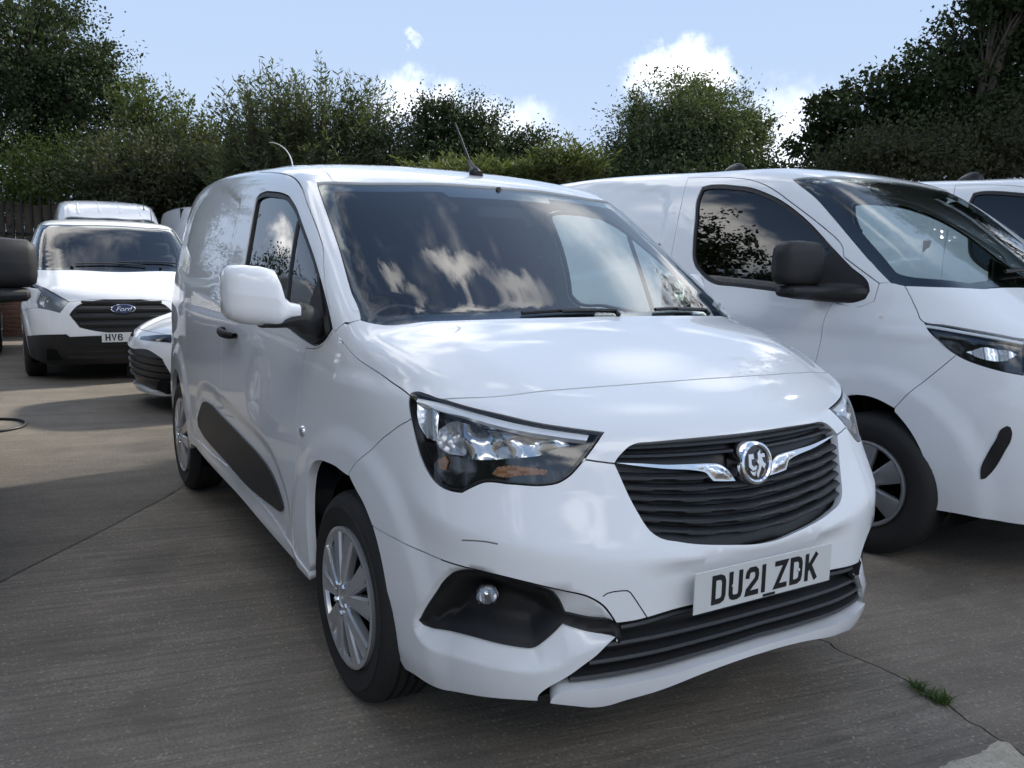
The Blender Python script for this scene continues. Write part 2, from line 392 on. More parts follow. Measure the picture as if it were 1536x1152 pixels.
TRACE = {
 'A': {
  'hchrome': [[0.34,-0.792,0.994],[0.382,-0.777,0.994],[0.427,-0.757,0.992],[0.48,-0.729,0.985],[0.522,-0.701,0.977],[0.619,-0.604,0.954],[0.658,-0.537,0.944],[0.692,-0.467,0.933],[0.699,-0.482,0.917],[0.654,-0.574,0.931],[0.591,-0.658,0.946],[0.501,-0.729,0.965],[0.42,-0.771,0.973],[0.383,-0.782,0.982],[0.343,-0.794,0.984]],
  'hcorner': [[0.338,-0.797,0.982],[0.383,-0.782,0.982],[0.419,-0.772,0.972],[0.424,-0.776,0.956],[0.441,-0.785,0.894],[0.386,-0.802,0.892],[0.36,-0.804,0.927]],
  'hblack': [[0.389,-0.803,0.884],[0.442,-0.786,0.889],[0.479,-0.775,0.866],[0.528,-0.752,0.863],[0.575,-0.72,0.865],[0.632,-0.657,0.877],[0.666,-0.601,0.885],[0.683,-0.543,0.907],[0.7,-0.488,0.912],[0.704,-0.46,0.919],[0.71,-0.478,0.901],[0.713,-0.512,0.869],[0.71,-0.547,0.839],[0.703,-0.574,0.824],[0.69,-0.601,0.82],[0.645,-0.668,0.819],[0.589,-0.724,0.816],[0.571,-0.74,0.804],[0.549,-0.757,0.787],[0.512,-0.775,0.787],[0.474,-0.789,0.798],[0.44,-0.797,0.821],[0.407,-0.802,0.854]],
  'hamber': [[0.604,-0.705,0.834],[0.611,-0.693,0.852],[0.629,-0.671,0.857],[0.667,-0.62,0.854],[0.687,-0.588,0.849],[0.686,-0.597,0.838],[0.653,-0.65,0.835],[0.623,-0.689,0.828]],
  'hamber2': [[0.457,-0.787,0.847],[0.478,-0.777,0.861],[0.489,-0.774,0.849],[0.486,-0.78,0.824],[0.466,-0.787,0.828]],
  'hbowlA': [[0.504,-0.748,0.926]],
  'hbowlB': [[0.628,-0.646,0.906]],
  'bolt': [[-0.367,-0.883,0.782]],
  'foglamp': [[0.626,-0.75,0.528]],
  'handle': [[-1.355,-0.885,1.026]],
  'bonfront': [[0.424,-0.753,1.0],[0.494,-0.678,1.013],[0.543,-0.546,1.023],[0.571,-0.35,1.029],[0.58,-0.219,1.031],[0.583,-0.125,1.032],[0.585,-0.025,1.033]],
  'headtop': [[0.316,-0.8,0.991],[0.316,-0.797,0.999],[0.32,-0.794,1.005],[0.331,-0.789,1.009],[0.37,-0.775,1.007],[0.424,-0.753,1.0],[0.502,-0.71,0.986],[0.567,-0.654,0.973],[0.625,-0.586,0.957],[0.666,-0.514,0.945],[0.701,-0.433,0.933]],
  'headlow': [[0.701,-0.433,0.933],[0.711,-0.469,0.903],[0.715,-0.508,0.866],[0.712,-0.546,0.833],[0.705,-0.573,0.819],[0.693,-0.6,0.814],[0.646,-0.668,0.814],[0.592,-0.723,0.811],[0.576,-0.737,0.8],[0.553,-0.756,0.781],[0.511,-0.777,0.781],[0.47,-0.791,0.792],[0.435,-0.799,0.815],[0.4,-0.804,0.851],[0.372,-0.806,0.892],[0.344,-0.806,0.938],[0.326,-0.804,0.969]],
  'bonside': [[0.313,-0.798,0.998],[0.271,-0.805,1.01],[0.226,-0.812,1.02],[0.147,-0.821,1.038],[0.061,-0.829,1.054],[-0.011,-0.834,1.069],[-0.071,-0.838,1.09],[-0.117,-0.84,1.109],[-0.14,-0.84,1.121],[-0.158,-0.839,1.133]],
  'bonrear': [[-0.158,-0.839,1.133],[-0.14,-0.831,1.149],[-0.119,-0.819,1.164],[-0.1,-0.804,1.174],[-0.084,-0.787,1.181],[-0.056,-0.769,1.175],[-0.022,-0.738,1.171],[0.036,-0.616,1.175],[0.07,-0.495,1.179],[0.094,-0.365,1.183],[0.113,-0.201,1.185],[0.122,-0.02,1.186]],
  'wl': [[-0.087,-0.785,1.184],[-0.192,-0.771,1.258],[-0.397,-0.74,1.403],[-0.6,-0.716,1.538],[-0.773,-0.689,1.644]],
  'wtop': [[-0.773,-0.689,1.644],[-0.713,-0.569,1.647],[-0.676,-0.395,1.655],[-0.663,-0.223,1.664],[-0.653,-0.119,1.664]],
  'clear': [[-0.69,-0.655,1.614],[-0.477,-0.695,1.471],[-0.207,-0.746,1.281],[-0.156,-0.75,1.246],[-0.112,-0.745,1.221],[-0.083,-0.737,1.206],[-0.059,-0.72,1.198],[-0.007,-0.595,1.2],[0.031,-0.441,1.205],[0.057,-0.269,1.209]],
  'cleartop': [[-0.69,-0.655,1.614],[-0.646,-0.516,1.621],[-0.616,-0.311,1.631],[-0.61,-0.246,1.634],[-0.574,-0.232,1.614],[-0.569,-0.163,1.615]],
  'wingseam': [[0.342,-0.807,0.936],[0.302,-0.819,0.914],[0.261,-0.829,0.888],[0.216,-0.838,0.86],[0.158,-0.849,0.815],[0.093,-0.859,0.766],[0.051,-0.865,0.727]],
  'archrear': [[0.051,-0.865,0.721],[0.006,-0.868,0.725],[-0.045,-0.871,0.73],[-0.102,-0.874,0.729],[-0.174,-0.878,0.722],[-0.223,-0.881,0.706],[-0.261,-0.884,0.667],[-0.285,-0.885,0.608],[-0.303,-0.883,0.502],[-0.31,-0.878,0.406],[-0.312,-0.874,0.36],[-0.316,-0.87,0.321]],
  'archfront': [[0.051,-0.865,0.721],[0.087,-0.863,0.703],[0.155,-0.858,0.664],[0.212,-0.854,0.613],[0.235,-0.851,0.58],[0.256,-0.848,0.539],[0.287,-0.84,0.435],[0.295,-0.827,0.31],[0.307,-0.816,0.245],[0.322,-0.808,0.218]],
  'doorfront': [[-0.443,-0.873,0.322],[-0.448,-0.876,0.347],[-0.453,-0.882,0.413],[-0.449,-0.888,0.514],[-0.428,-0.889,0.647],[-0.424,-0.885,0.765],[-0.422,-0.878,0.892],[-0.403,-0.875,0.961],[-0.386,-0.871,1.014],[-0.37,-0.867,1.063]],
  'sail': [[-0.37,-0.867,1.063],[-0.258,-0.859,1.075],[-0.206,-0.852,1.098],[-0.167,-0.839,1.138]],
  'doorup': [[-0.167,-0.839,1.138],[-0.238,-0.829,1.203],[-0.313,-0.817,1.268],[-0.367,-0.803,1.322],[-0.399,-0.794,1.355],[-0.43,-0.783,1.386],[-0.497,-0.773,1.435],[-0.589,-0.763,1.493],[-0.724,-0.749,1.573],[-0.795,-0.738,1.614],[-0.873,-0.729,1.647],[-0.947,-0.722,1.669],[-1.032,-0.718,1.687],[-1.137,-0.715,1.703],[-1.252,-0.711,1.717],[-1.42,-0.704,1.732],[-1.583,-0.694,1.747]],
  'win': [[-1.309,-0.841,1.316],[-1.333,-0.808,1.458],[-1.38,-0.768,1.599],[-1.377,-0.762,1.616],[-1.356,-0.759,1.627],[-1.308,-0.756,1.634],[-1.241,-0.754,1.635],[-1.135,-0.755,1.627],[-1.03,-0.756,1.617],[-0.966,-0.757,1.607],[-0.909,-0.759,1.596],[-0.848,-0.764,1.575],[-0.789,-0.769,1.551],[-0.641,-0.786,1.469],[-0.466,-0.804,1.362],[-0.338,-0.82,1.272],[-0.245,-0.831,1.2],[-0.18,-0.84,1.141],[-0.214,-0.852,1.105],[-0.261,-0.859,1.084],[-0.376,-0.865,1.087]],
  'strip': [[-1.833,-0.9,0.657],[-1.983,-0.899,0.639],[-2.062,-0.898,0.595],[-2.128,-0.896,0.533],[-2.125,-0.895,0.494],[-2.071,-0.894,0.472],[-1.878,-0.894,0.45],[-1.627,-0.893,0.438],[-1.076,-0.89,0.41],[-0.741,-0.888,0.42],[-0.683,-0.887,0.423],[-0.642,-0.887,0.429],[-0.621,-0.888,0.449],[-0.625,-0.889,0.469],[-0.677,-0.892,0.514],[-0.731,-0.894,0.547],[-0.79,-0.895,0.569],[-0.848,-0.896,0.58],[-1.171,-0.899,0.612],[-1.569,-0.9,0.641]],
  'sillbot': [[-2.036,-0.887,0.373],[-1.279,-0.886,0.351],[-0.69,-0.877,0.316],[-0.335,-0.868,0.298]],
  'silltop': [[-1.908,-0.892,0.42],[-1.25,-0.891,0.412],[-0.71,-0.883,0.368],[-0.443,-0.873,0.322]],
  'grille': [[0.742,-0.424,0.86],[0.74,-0.412,0.873],[0.739,-0.397,0.884],[0.737,-0.381,0.894],[0.737,-0.362,0.901],[0.739,-0.347,0.904],[0.742,-0.327,0.904],[0.756,-0.206,0.905],[0.766,-0.037,0.905],[0.766,0.005,0.905]],
  'grillelow': [[0.861,-0.071,0.631],[0.859,-0.103,0.635],[0.853,-0.167,0.643],[0.845,-0.23,0.652],[0.839,-0.266,0.659],[0.832,-0.299,0.667],[0.827,-0.322,0.672],[0.823,-0.338,0.678],[0.818,-0.351,0.686],[0.813,-0.362,0.696],[0.805,-0.373,0.713],[0.797,-0.382,0.733],[0.772,-0.403,0.79],[0.751,-0.417,0.838],[0.742,-0.424,0.86]],
  'noseseam': [[0.715,-0.5,0.873],[0.73,-0.462,0.866],[0.742,-0.424,0.86]],
  'wingchrome': [[0.742,-0.419,0.862],[0.758,-0.356,0.857],[0.772,-0.284,0.849],[0.783,-0.197,0.844],[0.789,-0.134,0.84],[0.791,-0.117,0.838],[0.794,-0.102,0.833],[0.796,-0.094,0.828],[0.799,-0.085,0.821],[0.805,-0.074,0.806],[0.811,-0.064,0.79],[0.808,-0.103,0.793],[0.804,-0.139,0.797],[0.8,-0.149,0.808],[0.796,-0.157,0.818],[0.792,-0.176,0.825],[0.789,-0.197,0.829],[0.775,-0.286,0.84],[0.76,-0.357,0.851]],
  'bumpseam': [[0.212,-0.854,0.613],[0.274,-0.846,0.61],[0.343,-0.836,0.609],[0.434,-0.819,0.603],[0.516,-0.796,0.599],[0.594,-0.764,0.598],[0.661,-0.72,0.595],[0.742,-0.633,0.577],[0.773,-0.583,0.564],[0.794,-0.538,0.552],[0.803,-0.519,0.541],[0.811,-0.5,0.526],[0.818,-0.482,0.503],[0.823,-0.466,0.476]],
  'towcap': [[0.809,-0.5,0.549],[0.811,-0.49,0.556],[0.816,-0.476,0.559],[0.821,-0.456,0.56],[0.826,-0.439,0.559],[0.829,-0.431,0.553],[0.832,-0.424,0.543],[0.839,-0.403,0.512],[0.844,-0.38,0.479]],
  'stripup': [[0.823,-0.466,0.475],[0.812,-0.497,0.476],[0.801,-0.53,0.48],[0.788,-0.559,0.488],[0.773,-0.589,0.497]],
  'fog': [[0.773,-0.589,0.497],[0.768,-0.598,0.521],[0.761,-0.608,0.541],[0.755,-0.617,0.553],[0.748,-0.627,0.56],[0.719,-0.665,0.573],[0.662,-0.721,0.586],[0.628,-0.745,0.586],[0.595,-0.765,0.582],[0.573,-0.776,0.576],[0.554,-0.784,0.567],[0.536,-0.791,0.552],[0.517,-0.797,0.532],[0.493,-0.804,0.498],[0.468,-0.809,0.461],[0.444,-0.812,0.426],[0.43,-0.814,0.403],[0.433,-0.812,0.396],[0.454,-0.807,0.394],[0.486,-0.8,0.397],[0.584,-0.766,0.408],[0.683,-0.702,0.407],[0.71,-0.674,0.406],[0.731,-0.649,0.409],[0.742,-0.636,0.421],[0.759,-0.613,0.447],[0.773,-0.59,0.477]],
  'striplow': [[0.773,-0.59,0.477],[0.788,-0.558,0.465],[0.8,-0.528,0.456],[0.812,-0.496,0.45],[0.824,-0.457,0.445]],
  'diag': [[0.824,-0.457,0.445],[0.814,-0.484,0.418],[0.804,-0.508,0.392],[0.79,-0.536,0.368],[0.776,-0.564,0.343],[0.76,-0.59,0.323],[0.746,-0.609,0.308],[0.736,-0.621,0.294],[0.729,-0.627,0.281],[0.725,-0.625,0.266]],
  'bumpbot': [[0.725,-0.625,0.266],[0.684,-0.674,0.263],[0.607,-0.73,0.25],[0.55,-0.756,0.239],[0.48,-0.776,0.223],[0.42,-0.79,0.22],[0.366,-0.802,0.222],[0.322,-0.808,0.218]],
  'facet': [[0.822,-0.464,0.441],[0.785,-0.554,0.395],[0.769,-0.583,0.369],[0.754,-0.607,0.357],[0.738,-0.631,0.351],[0.718,-0.658,0.347],[0.672,-0.704,0.349],[0.579,-0.763,0.347],[0.469,-0.799,0.344],[0.43,-0.81,0.357],[0.412,-0.815,0.381],[0.422,-0.816,0.413],[0.461,-0.811,0.473],[0.501,-0.802,0.529],[0.531,-0.792,0.565],[0.566,-0.778,0.588],[0.602,-0.759,0.6]],
  'lgtop': [[0.823,-0.466,0.475],[0.835,-0.421,0.477],[0.844,-0.38,0.479],[0.862,-0.27,0.484],[0.871,-0.186,0.488],[0.876,-0.096,0.49]],
  'bladetop': [[0.74,-0.604,0.27],[0.745,-0.603,0.284],[0.752,-0.596,0.298],[0.769,-0.568,0.31],[0.789,-0.524,0.312],[0.803,-0.485,0.311],[0.821,-0.423,0.316],[0.837,-0.35,0.318],[0.858,-0.209,0.331],[0.867,-0.098,0.337],[0.87,-0.026,0.34]],
  'bladebot': [[0.867,-0.021,0.315],[0.864,-0.093,0.312],[0.854,-0.204,0.3],[0.83,-0.341,0.275],[0.812,-0.414,0.265],[0.788,-0.481,0.252],[0.78,-0.505,0.253],[0.766,-0.547,0.261],[0.751,-0.583,0.267],[0.74,-0.604,0.27]],
  'crease': [[0.321,-0.827,0.804],[0.449,-0.807,0.723],[0.561,-0.767,0.704],[0.655,-0.705,0.69],[0.74,-0.603,0.671],[0.79,-0.498,0.654],[0.822,-0.397,0.64],[0.844,-0.285,0.629],[0.859,-0.16,0.617],[0.866,-0.074,0.61]],
  'shoulder': [[-0.145,-0.838,1.129],[0.056,-0.797,1.114],[0.307,-0.743,1.075],[0.454,-0.716,1.016]],
  'rearrec': [[-1.665,-0.748,1.667],[-2.159,-0.746,1.672],[-2.867,-0.72,1.68],[-2.831,-0.76,1.555],[-2.649,-0.813,1.381],[-2.511,-0.849,1.236],[-1.808,-0.864,1.209],[-1.575,-0.866,1.199],[-1.554,-0.841,1.319],[-1.582,-0.798,1.499]],
  'roofditch': [[-0.744,-0.631,1.649],[-0.848,-0.621,1.69],[-0.963,-0.615,1.717],[-1.03,-0.631,1.725]],
 },
 'B': {
  'ws': [[-0.675,-0.744,1.837],[-0.598,-0.765,1.792],[-0.504,-0.783,1.734],[-0.365,-0.815,1.623],[-0.234,-0.843,1.51],[-0.102,-0.869,1.397],[0.01,-0.885,1.308]],
  'wstop': [[-0.675,-0.744,1.837],[-0.552,-0.681,1.843],[-0.481,-0.426,1.856],[-0.468,-0.122,1.865]],
  'base': [[0.01,-0.885,1.308],[0.072,-0.877,1.296],[0.189,-0.836,1.298],[0.323,-0.683,1.296],[0.392,-0.416,1.294]],
  'doortop': [[-0.25,-0.878,1.425],[-0.27,-0.863,1.474],[-0.308,-0.854,1.511],[-0.362,-0.846,1.548],[-0.592,-0.814,1.689],[-0.849,-0.771,1.823],[-0.958,-0.758,1.855],[-1.075,-0.749,1.873],[-1.284,-0.738,1.891],[-1.429,-0.736,1.897]],
  'doorrear': [[-1.429,-0.736,1.897],[-1.409,-0.797,1.793],[-1.392,-0.855,1.616],[-1.382,-0.904,1.433]],
  'doorfront': [[-0.25,-0.938,1.202],[-0.269,-0.947,1.152],[-0.28,-0.956,1.089],[-0.287,-0.964,1.006],[-0.298,-0.971,0.921]],
  'win': [[-1.279,-0.78,1.83],[-1.233,-0.775,1.839],[-1.158,-0.774,1.838],[-1.032,-0.779,1.824],[-0.909,-0.785,1.803],[-0.814,-0.794,1.772],[-0.717,-0.805,1.734],[-0.501,-0.837,1.609],[-0.315,-0.871,1.464],[-0.201,-0.889,1.376],[-0.088,-0.905,1.289],[-0.078,-0.912,1.261],[-0.09,-0.922,1.226],[-0.136,-0.93,1.208],[-0.272,-0.936,1.214],[-0.625,-0.941,1.246],[-0.871,-0.942,1.262],[-1.005,-0.941,1.271],[-1.069,-0.937,1.293],[-1.128,-0.929,1.33],[-1.173,-0.921,1.364],[-1.208,-0.909,1.413],[-1.233,-0.887,1.499],[-1.26,-0.849,1.632],[-1.289,-0.805,1.771]],
  'bonside': [[0.01,-0.885,1.308],[0.053,-0.879,1.3],[0.072,-0.877,1.297],[0.094,-0.883,1.27],[0.121,-0.892,1.234],[0.156,-0.902,1.184],[0.19,-0.91,1.138],[0.199,-0.909,1.133]],
  'head': [[0.199,-0.909,1.133],[0.219,-0.913,1.104],[0.25,-0.914,1.076],[0.301,-0.912,1.032],[0.351,-0.907,1.001],[0.404,-0.898,0.977],[0.456,-0.885,0.961],[0.525,-0.862,0.944],[0.603,-0.823,0.931]],
  'headtop': [[0.199,-0.909,1.133],[0.281,-0.895,1.126],[0.358,-0.876,1.116],[0.47,-0.834,1.099],[0.567,-0.774,1.079]],
  'hled': [[0.386,-0.896,1.016],[0.45,-0.87,1.041],[0.53,-0.834,1.035],[0.575,-0.811,1.021],[0.544,-0.843,0.988],[0.467,-0.877,0.985]],
  'seam': [[0.353,-0.908,0.993],[0.301,-0.924,0.934],[0.247,-0.937,0.875],[0.186,-0.947,0.809],[0.127,-0.954,0.73]],
  'arch': [[-0.148,-0.971,0.766],[-0.086,-0.968,0.771],[-0.052,-0.966,0.769],[0.019,-0.962,0.759],[0.075,-0.958,0.742],[0.128,-0.953,0.714],[0.187,-0.947,0.657],[0.239,-0.938,0.585],[0.276,-0.93,0.51],[0.303,-0.919,0.421],[0.313,-0.911,0.36],[0.32,-0.901,0.292]],
  'bot': [[0.321,-0.9,0.288],[0.436,-0.879,0.292],[0.573,-0.833,0.296],[0.649,-0.793,0.319]],
  'slot': [[0.577,-0.862,0.712],[0.588,-0.856,0.707],[0.594,-0.854,0.693],[0.595,-0.854,0.656],[0.579,-0.861,0.604],[0.528,-0.876,0.486],[0.516,-0.878,0.472],[0.502,-0.882,0.467],[0.499,-0.886,0.511],[0.517,-0.884,0.58],[0.543,-0.876,0.649],[0.56,-0.87,0.698]],
  'rec': [[-2.303,-0.768,1.867],[-1.87,-0.772,1.858],[-1.518,-0.773,1.851],[-1.469,-0.777,1.842],[-1.457,-0.793,1.804]],
  'handle': [[-1.039,-0.96,1.159]],
 },
 'C': {
  'ws': [[-0.558,0.155,1.893],[-0.508,-0.372,1.87],[-0.524,-0.639,1.845],[-0.551,-0.71,1.83],[-0.465,-0.724,1.786],[-0.106,-0.736,1.566],[0.195,-0.746,1.362],[0.262,-0.727,1.324],[0.316,-0.692,1.298],[0.395,-0.605,1.265],[0.43,-0.315,1.278],[0.422,0.057,1.296]],
  'wsL': [[-0.726,0.755,1.862],[0.276,0.651,1.336]],
  'head': [[0.556,-0.757,1.102],[0.807,-0.513,0.941],[0.808,-0.606,0.816],[0.631,-0.818,0.861],[0.588,-0.835,0.92],[0.586,-0.785,1.049]],
  'grille': [[0.863,0.01,0.957],[0.848,-0.329,0.939],[0.845,-0.373,0.927],[0.843,-0.418,0.91],[0.844,-0.477,0.855],[0.843,-0.52,0.795],[0.863,-0.477,0.727],[0.88,-0.43,0.651],[0.906,-0.293,0.612],[0.926,-0.008,0.611]],
  'black': [[0.485,-0.892,0.528],[0.678,-0.802,0.558],[0.846,-0.556,0.574],[0.852,-0.541,0.559],[0.858,-0.523,0.544],[0.914,-0.238,0.546],[0.927,-0.01,0.545]],
  'bot': [[0.192,-0.899,0.173],[0.793,-0.565,0.261],[0.874,-0.017,0.249]],
  'bon': [[0.556,-0.757,1.102],[0.45,-0.734,1.191],[0.316,-0.692,1.298]],
  'badge': [[0.901,0.003,0.847]],
  'plate': [[0.914,-0.231,0.593],[0.911,-0.232,0.479]],
 },
}
SMALL_SHAPE = {"F0": [[0.15, 0.25, 0.35, 0.48, 0.6, 0.72, 0.84, 0.94, 1.02, 1.1], [0.8034, 0.8684, 0.8889, 0.8981, 0.8891, 0.8589, 0.8222, 0.7877, 0.7252, 0.642]], "W": [[0.15, 0.3, 0.5, 0.7, 0.9, 1.1, 1.3, 1.5, 1.7, 1.9], [0.862, 0.8858, 0.9023, 0.9051, 0.8961, 0.8876, 0.8539, 0.8088, 0.7577, 0.7099]], "B": [[-0.3, 0.0, 0.2, 0.4, 0.6, 0.8], [1.2524, 1.2008, 1.167, 1.1133, 1.0424, 0.9705]], "R": [[-3.6, -2.5, -1.6, -1.1, -0.7, -0.3], [1.8014, 1.8427, 1.8093, 1.7765, 1.7118, 1.6432]], "taper": [[-3.6, -2.8, -1.5, -0.5, 0.3, 0.8], [-0.0756, -0.0186, 0.0031, -0.0008, -0.0262, -0.0647]], "bcr": 0.0502, "bcr4": 0.0304, "rcr": 0.0508, "rcr4": 0.0227, "ws": [0.1238, 1.1806, 0.2533, 0.6493, 0.0148, -0.0033], "kwr": 0.05, "kbw": 0.02, "p2": 0.1376, "p4": 0.1951, "p8": 0.1151, "kfs": 0.2156, "kt0": 0.0815, "kt1": 0.0716, "xr": -3.51, "rs": 0.03, "kr": 0.12}
LARGE_SHAPE = {"F0": [[0.18, 0.3, 0.42, 0.55, 0.7, 0.85, 0.97, 1.05, 1.12, 1.2], [0.86, 0.91, 0.935, 0.945, 0.94, 0.925, 0.8947, 0.8593, 0.7987, 0.7028]], "W": [[0.2, 0.4, 0.6, 0.8, 1.0, 1.2, 1.4, 1.6, 1.8, 2.0], [0.95, 0.975, 0.99, 0.995, 0.985, 0.965, 0.925, 0.8751, 0.8204, 0.761]], "B": [[-0.3, 0.0, 0.25, 0.45, 0.65, 0.9], [1.3705, 1.3198, 1.2649, 1.2099, 1.14, 1.02]], "R": [[-4.2, -3.0, -2.0, -1.3, -0.8, -0.3], [1.9375, 1.9902, 1.9966, 1.9695, 1.9479, 1.8664]], "taper": [[-4.2, -3.2, -1.5, -0.5, 0.3, 0.9], [-0.05, -0.0198, 0.0001, 0.0, -0.02, -0.06]], "bcr": 0.05, "bcr4": 0.03, "rcr": 0.0394, "rcr4": 0.0181, "ws": [0.4616, 1.2849, 0.1747, 0.6768, -0.001, 0.0048], "kwr": 0.06, "kbw": 0.02, "p2": 0.15, "p4": 0.15, "p8": 0.1, "kfs": 0.22, "kt0": 0.085, "kt1": 0.09, "xr": -4.05, "rs": 0.03, "kr": 0.12}
PLANTS = [
 ('oak_tree', 'tall dark tree at the upper left, its crown cut by the frame edge', 'tree', 'broad', 'dark_leaf', [-24.31, -1.07], [[-24.49, -0.86, 6.54, 2.0, 1.73], [-24.05, 0.36, 5.92, 1.37, 1.37], [-24.83, -0.63, 4.61, 2.37, 1.55], [-26.88, -2.92, 6.35, 2.37, 2.37], [-23.35, 1.09, 5.55, 0.58, 0.91], [-25.07, -0.46, 7.92, 1.28, 0.64], [-24.44, 0.92, 6.77, 0.55, 0.55]], 46000, 0.095),
 ('young_poplar', 'light green upright shoots right of the tall dark tree', 'tree', 'shoots', 'green_leaf', [-21.54, 1.59], [[-21.7, 1.45, 5.18, 0.66, 1.05], [-21.5, 2.31, 4.74, 0.84, 1.31], [-22.03, 1.88, 4.0, 1.48, 1.05], [-21.82, 2.99, 4.42, 0.52, 1.05]], 14850, 0.085),
 ('hawthorn_bush', 'mid green bush low at the left behind the fence', 'bush', 'broad', 'green_leaf', [-23.02, -0.87], [[-22.89, -1.07, 3.18, 2.27, 1.22], [-22.32, 0.58, 3.42, 1.74, 1.05], [-24.84, -3.01, 3.11, 1.39, 1.39]], 27000, 0.07),
 ('elder_bush', 'dark purplish bush behind the white vans on the left', 'bush', 'broad', 'elder_leaf', [-20.06, 2.08], [[-20.1, 1.62, 3.27, 2.25, 1.16], [-19.56, 3.25, 3.55, 1.5, 1.03], [-19.37, 4.09, 3.11, 1.0, 0.83], [-20.56, 2.7, 2.85, 2.66, 0.83]], 35100, 0.1),
 ('willow_tree', 'airy willow with long narrow leaves above the front van roof', 'tree', 'shoots', 'willow_leaf', [-16.38, 4.3], [[-16.82, 3.44, 4.34, 1.08, 1.28], [-16.56, 4.56, 4.49, 0.99, 1.28], [-16.32, 5.6, 4.42, 0.83, 1.17], [-17.33, 4.32, 3.52, 2.11, 0.9], [-17.23, 2.79, 3.25, 0.75, 0.75], [-15.78, 5.99, 3.81, 0.6, 0.9]], 28350, 0.115),
 ('sycamore_tree', 'dense dark tree in the middle behind the roof aerial', 'tree', 'broad', 'dark_leaf', [-15.65, 7.47], [[-15.82, 7.09, 4.5, 0.79, 0.79], [-15.62, 8.03, 4.34, 0.95, 0.76], [-15.32, 9.06, 3.94, 0.95, 0.63], [-16.77, 7.28, 3.77, 0.95, 0.71], [-15.32, 7.97, 3.47, 1.74, 0.63]], 29700, 0.075),
 ('reed_clump', 'bright green reedy shoots left of the round sallow', 'shrub', 'shoots', 'reed_leaf', [-10.41, 6.4], [[-9.86, 6.81, 3.08, 0.57, 0.48], [-10.48, 6.4, 2.94, 0.71, 0.36], [-11.38, 5.54, 2.91, 1.13, 0.38], [-10.48, 7.7, 2.99, 0.48, 0.33]], 20250, 0.1),
 ('sallow_tree', 'round grey green sallow standing alone before the clouds', 'tree', 'broad', 'sallow_leaf', [-10.46, 10.25], [[-10.42, 10.04, 3.99, 1.28, 0.88], [-10.98, 9.69, 3.76, 1.08, 0.74], [-10.48, 11.2, 3.81, 0.84, 0.67], [-11.25, 10.85, 4.83, 0.74, 0.46], [-11.21, 8.88, 3.36, 0.54, 0.4], [-10.27, 11.33, 4.22, 0.47, 0.47], [-11.68, 9.72, 4.51, 0.34, 0.4]], 36450, 0.075),
 ('oak_tree', 'big dark oak at the upper right with lobed leafy branches', 'tree', 'oak', 'oak_leaf', [-6.62, 12.71], [[-7.62, 10.74, 3.89, 0.62, 0.69], [-7.42, 11.86, 4.37, 0.89, 0.74], [-7.07, 13.28, 5.06, 0.95, 0.77], [-6.81, 14.53, 5.71, 1.01, 0.95], [-7.86, 10.56, 3.48, 0.48, 0.36], [-6.89, 12.95, 3.96, 1.31, 0.89], [-6.09, 15.34, 5.5, 1.43, 1.66], [-6.45, 13.27, 6.05, 0.71, 0.53], [-7.29, 11.87, 3.62, 1.19, 0.53], [-6.46, 14.06, 4.24, 0.71, 0.71], [-6.11, 16.28, 7.87, 2.02, 2.02], [-6.31, 14.34, 7.96, 1.07, 0.95]], 56000, 0.085),
 ('hawthorn_bush', 'dull dark green bush under the oak behind the right hand vans', 'bush', 'broad', 'elder_leaf', [-5.83, 11.09], [[-6.11, 10.08, 3.08, 1.07, 0.45], [-5.52, 11.75, 3.21, 1.12, 0.56], [-5.01, 13.3, 3.39, 1.07, 0.7], [-7.25, 10.12, 2.95, 0.64, 0.27]], 22950, 0.065),
 ('hedge_bush', 'low dark bush between the sallow and the oak', 'bush', 'broad', 'dark_leaf', [-9.96, 9.11], [[-9.8, 8.87, 3.06, 1.52, 0.38], [-9.22, 10.49, 3.13, 1.01, 0.32], [-10.77, 8.55, 3.08, 0.76, 0.32]], 12150, 0.07),
]
for _x,_y,_h in ((-12.0,-10.0,10.5),(-6.0,-11.5,11.0),(0.5,-13.0,9.5),(6.5,-12.5,9.0)):
    PLANTS.append(('roadside_tree','green tree outside the frame on the left, reflected in the van door window','tree','broad','dark_leaf',[_x,_y],[[_x-1.5,_y,_h*.5,2.2,_h*.33],[_x+1.6,_y+.3,_h*.55,2.2,_h*.34],[_x,_y-.4,_h*.75,1.8,_h*.25],[_x-3,_y,_h*.35,1.6,_h*.3]],15000,.17))
PLANTS.append(('oak_tree','tall oak outside the frame on the right that shades the parked vans','tree','oak','oak_leaf',[-2.4,16.2],[[-3.6,15.0,9.3,2.8,2.1],[-1.2,15.4,9.4,2.5,2.1],[-5.6,15.4,9.4,2.2,2.0],[0.9,15.2,8.8,2.0,1.9],[-2.6,16.5,11.4,2.6,1.6],[-2.2,15.4,7.2,2.2,1.3]],56000,.10))
PLANTS.append(('roadside_tree','green tree outside the frame on the left, reflected in the van door window','tree','broad','dark_leaf',[-18.5,-6.3],[[-18.5,-6.3,2.4,2.4,1.5],[-17.2,-7.6,2.7,1.9,1.2],[-16.0,-8.6,2.3,1.8,1.3]],14000,.12))
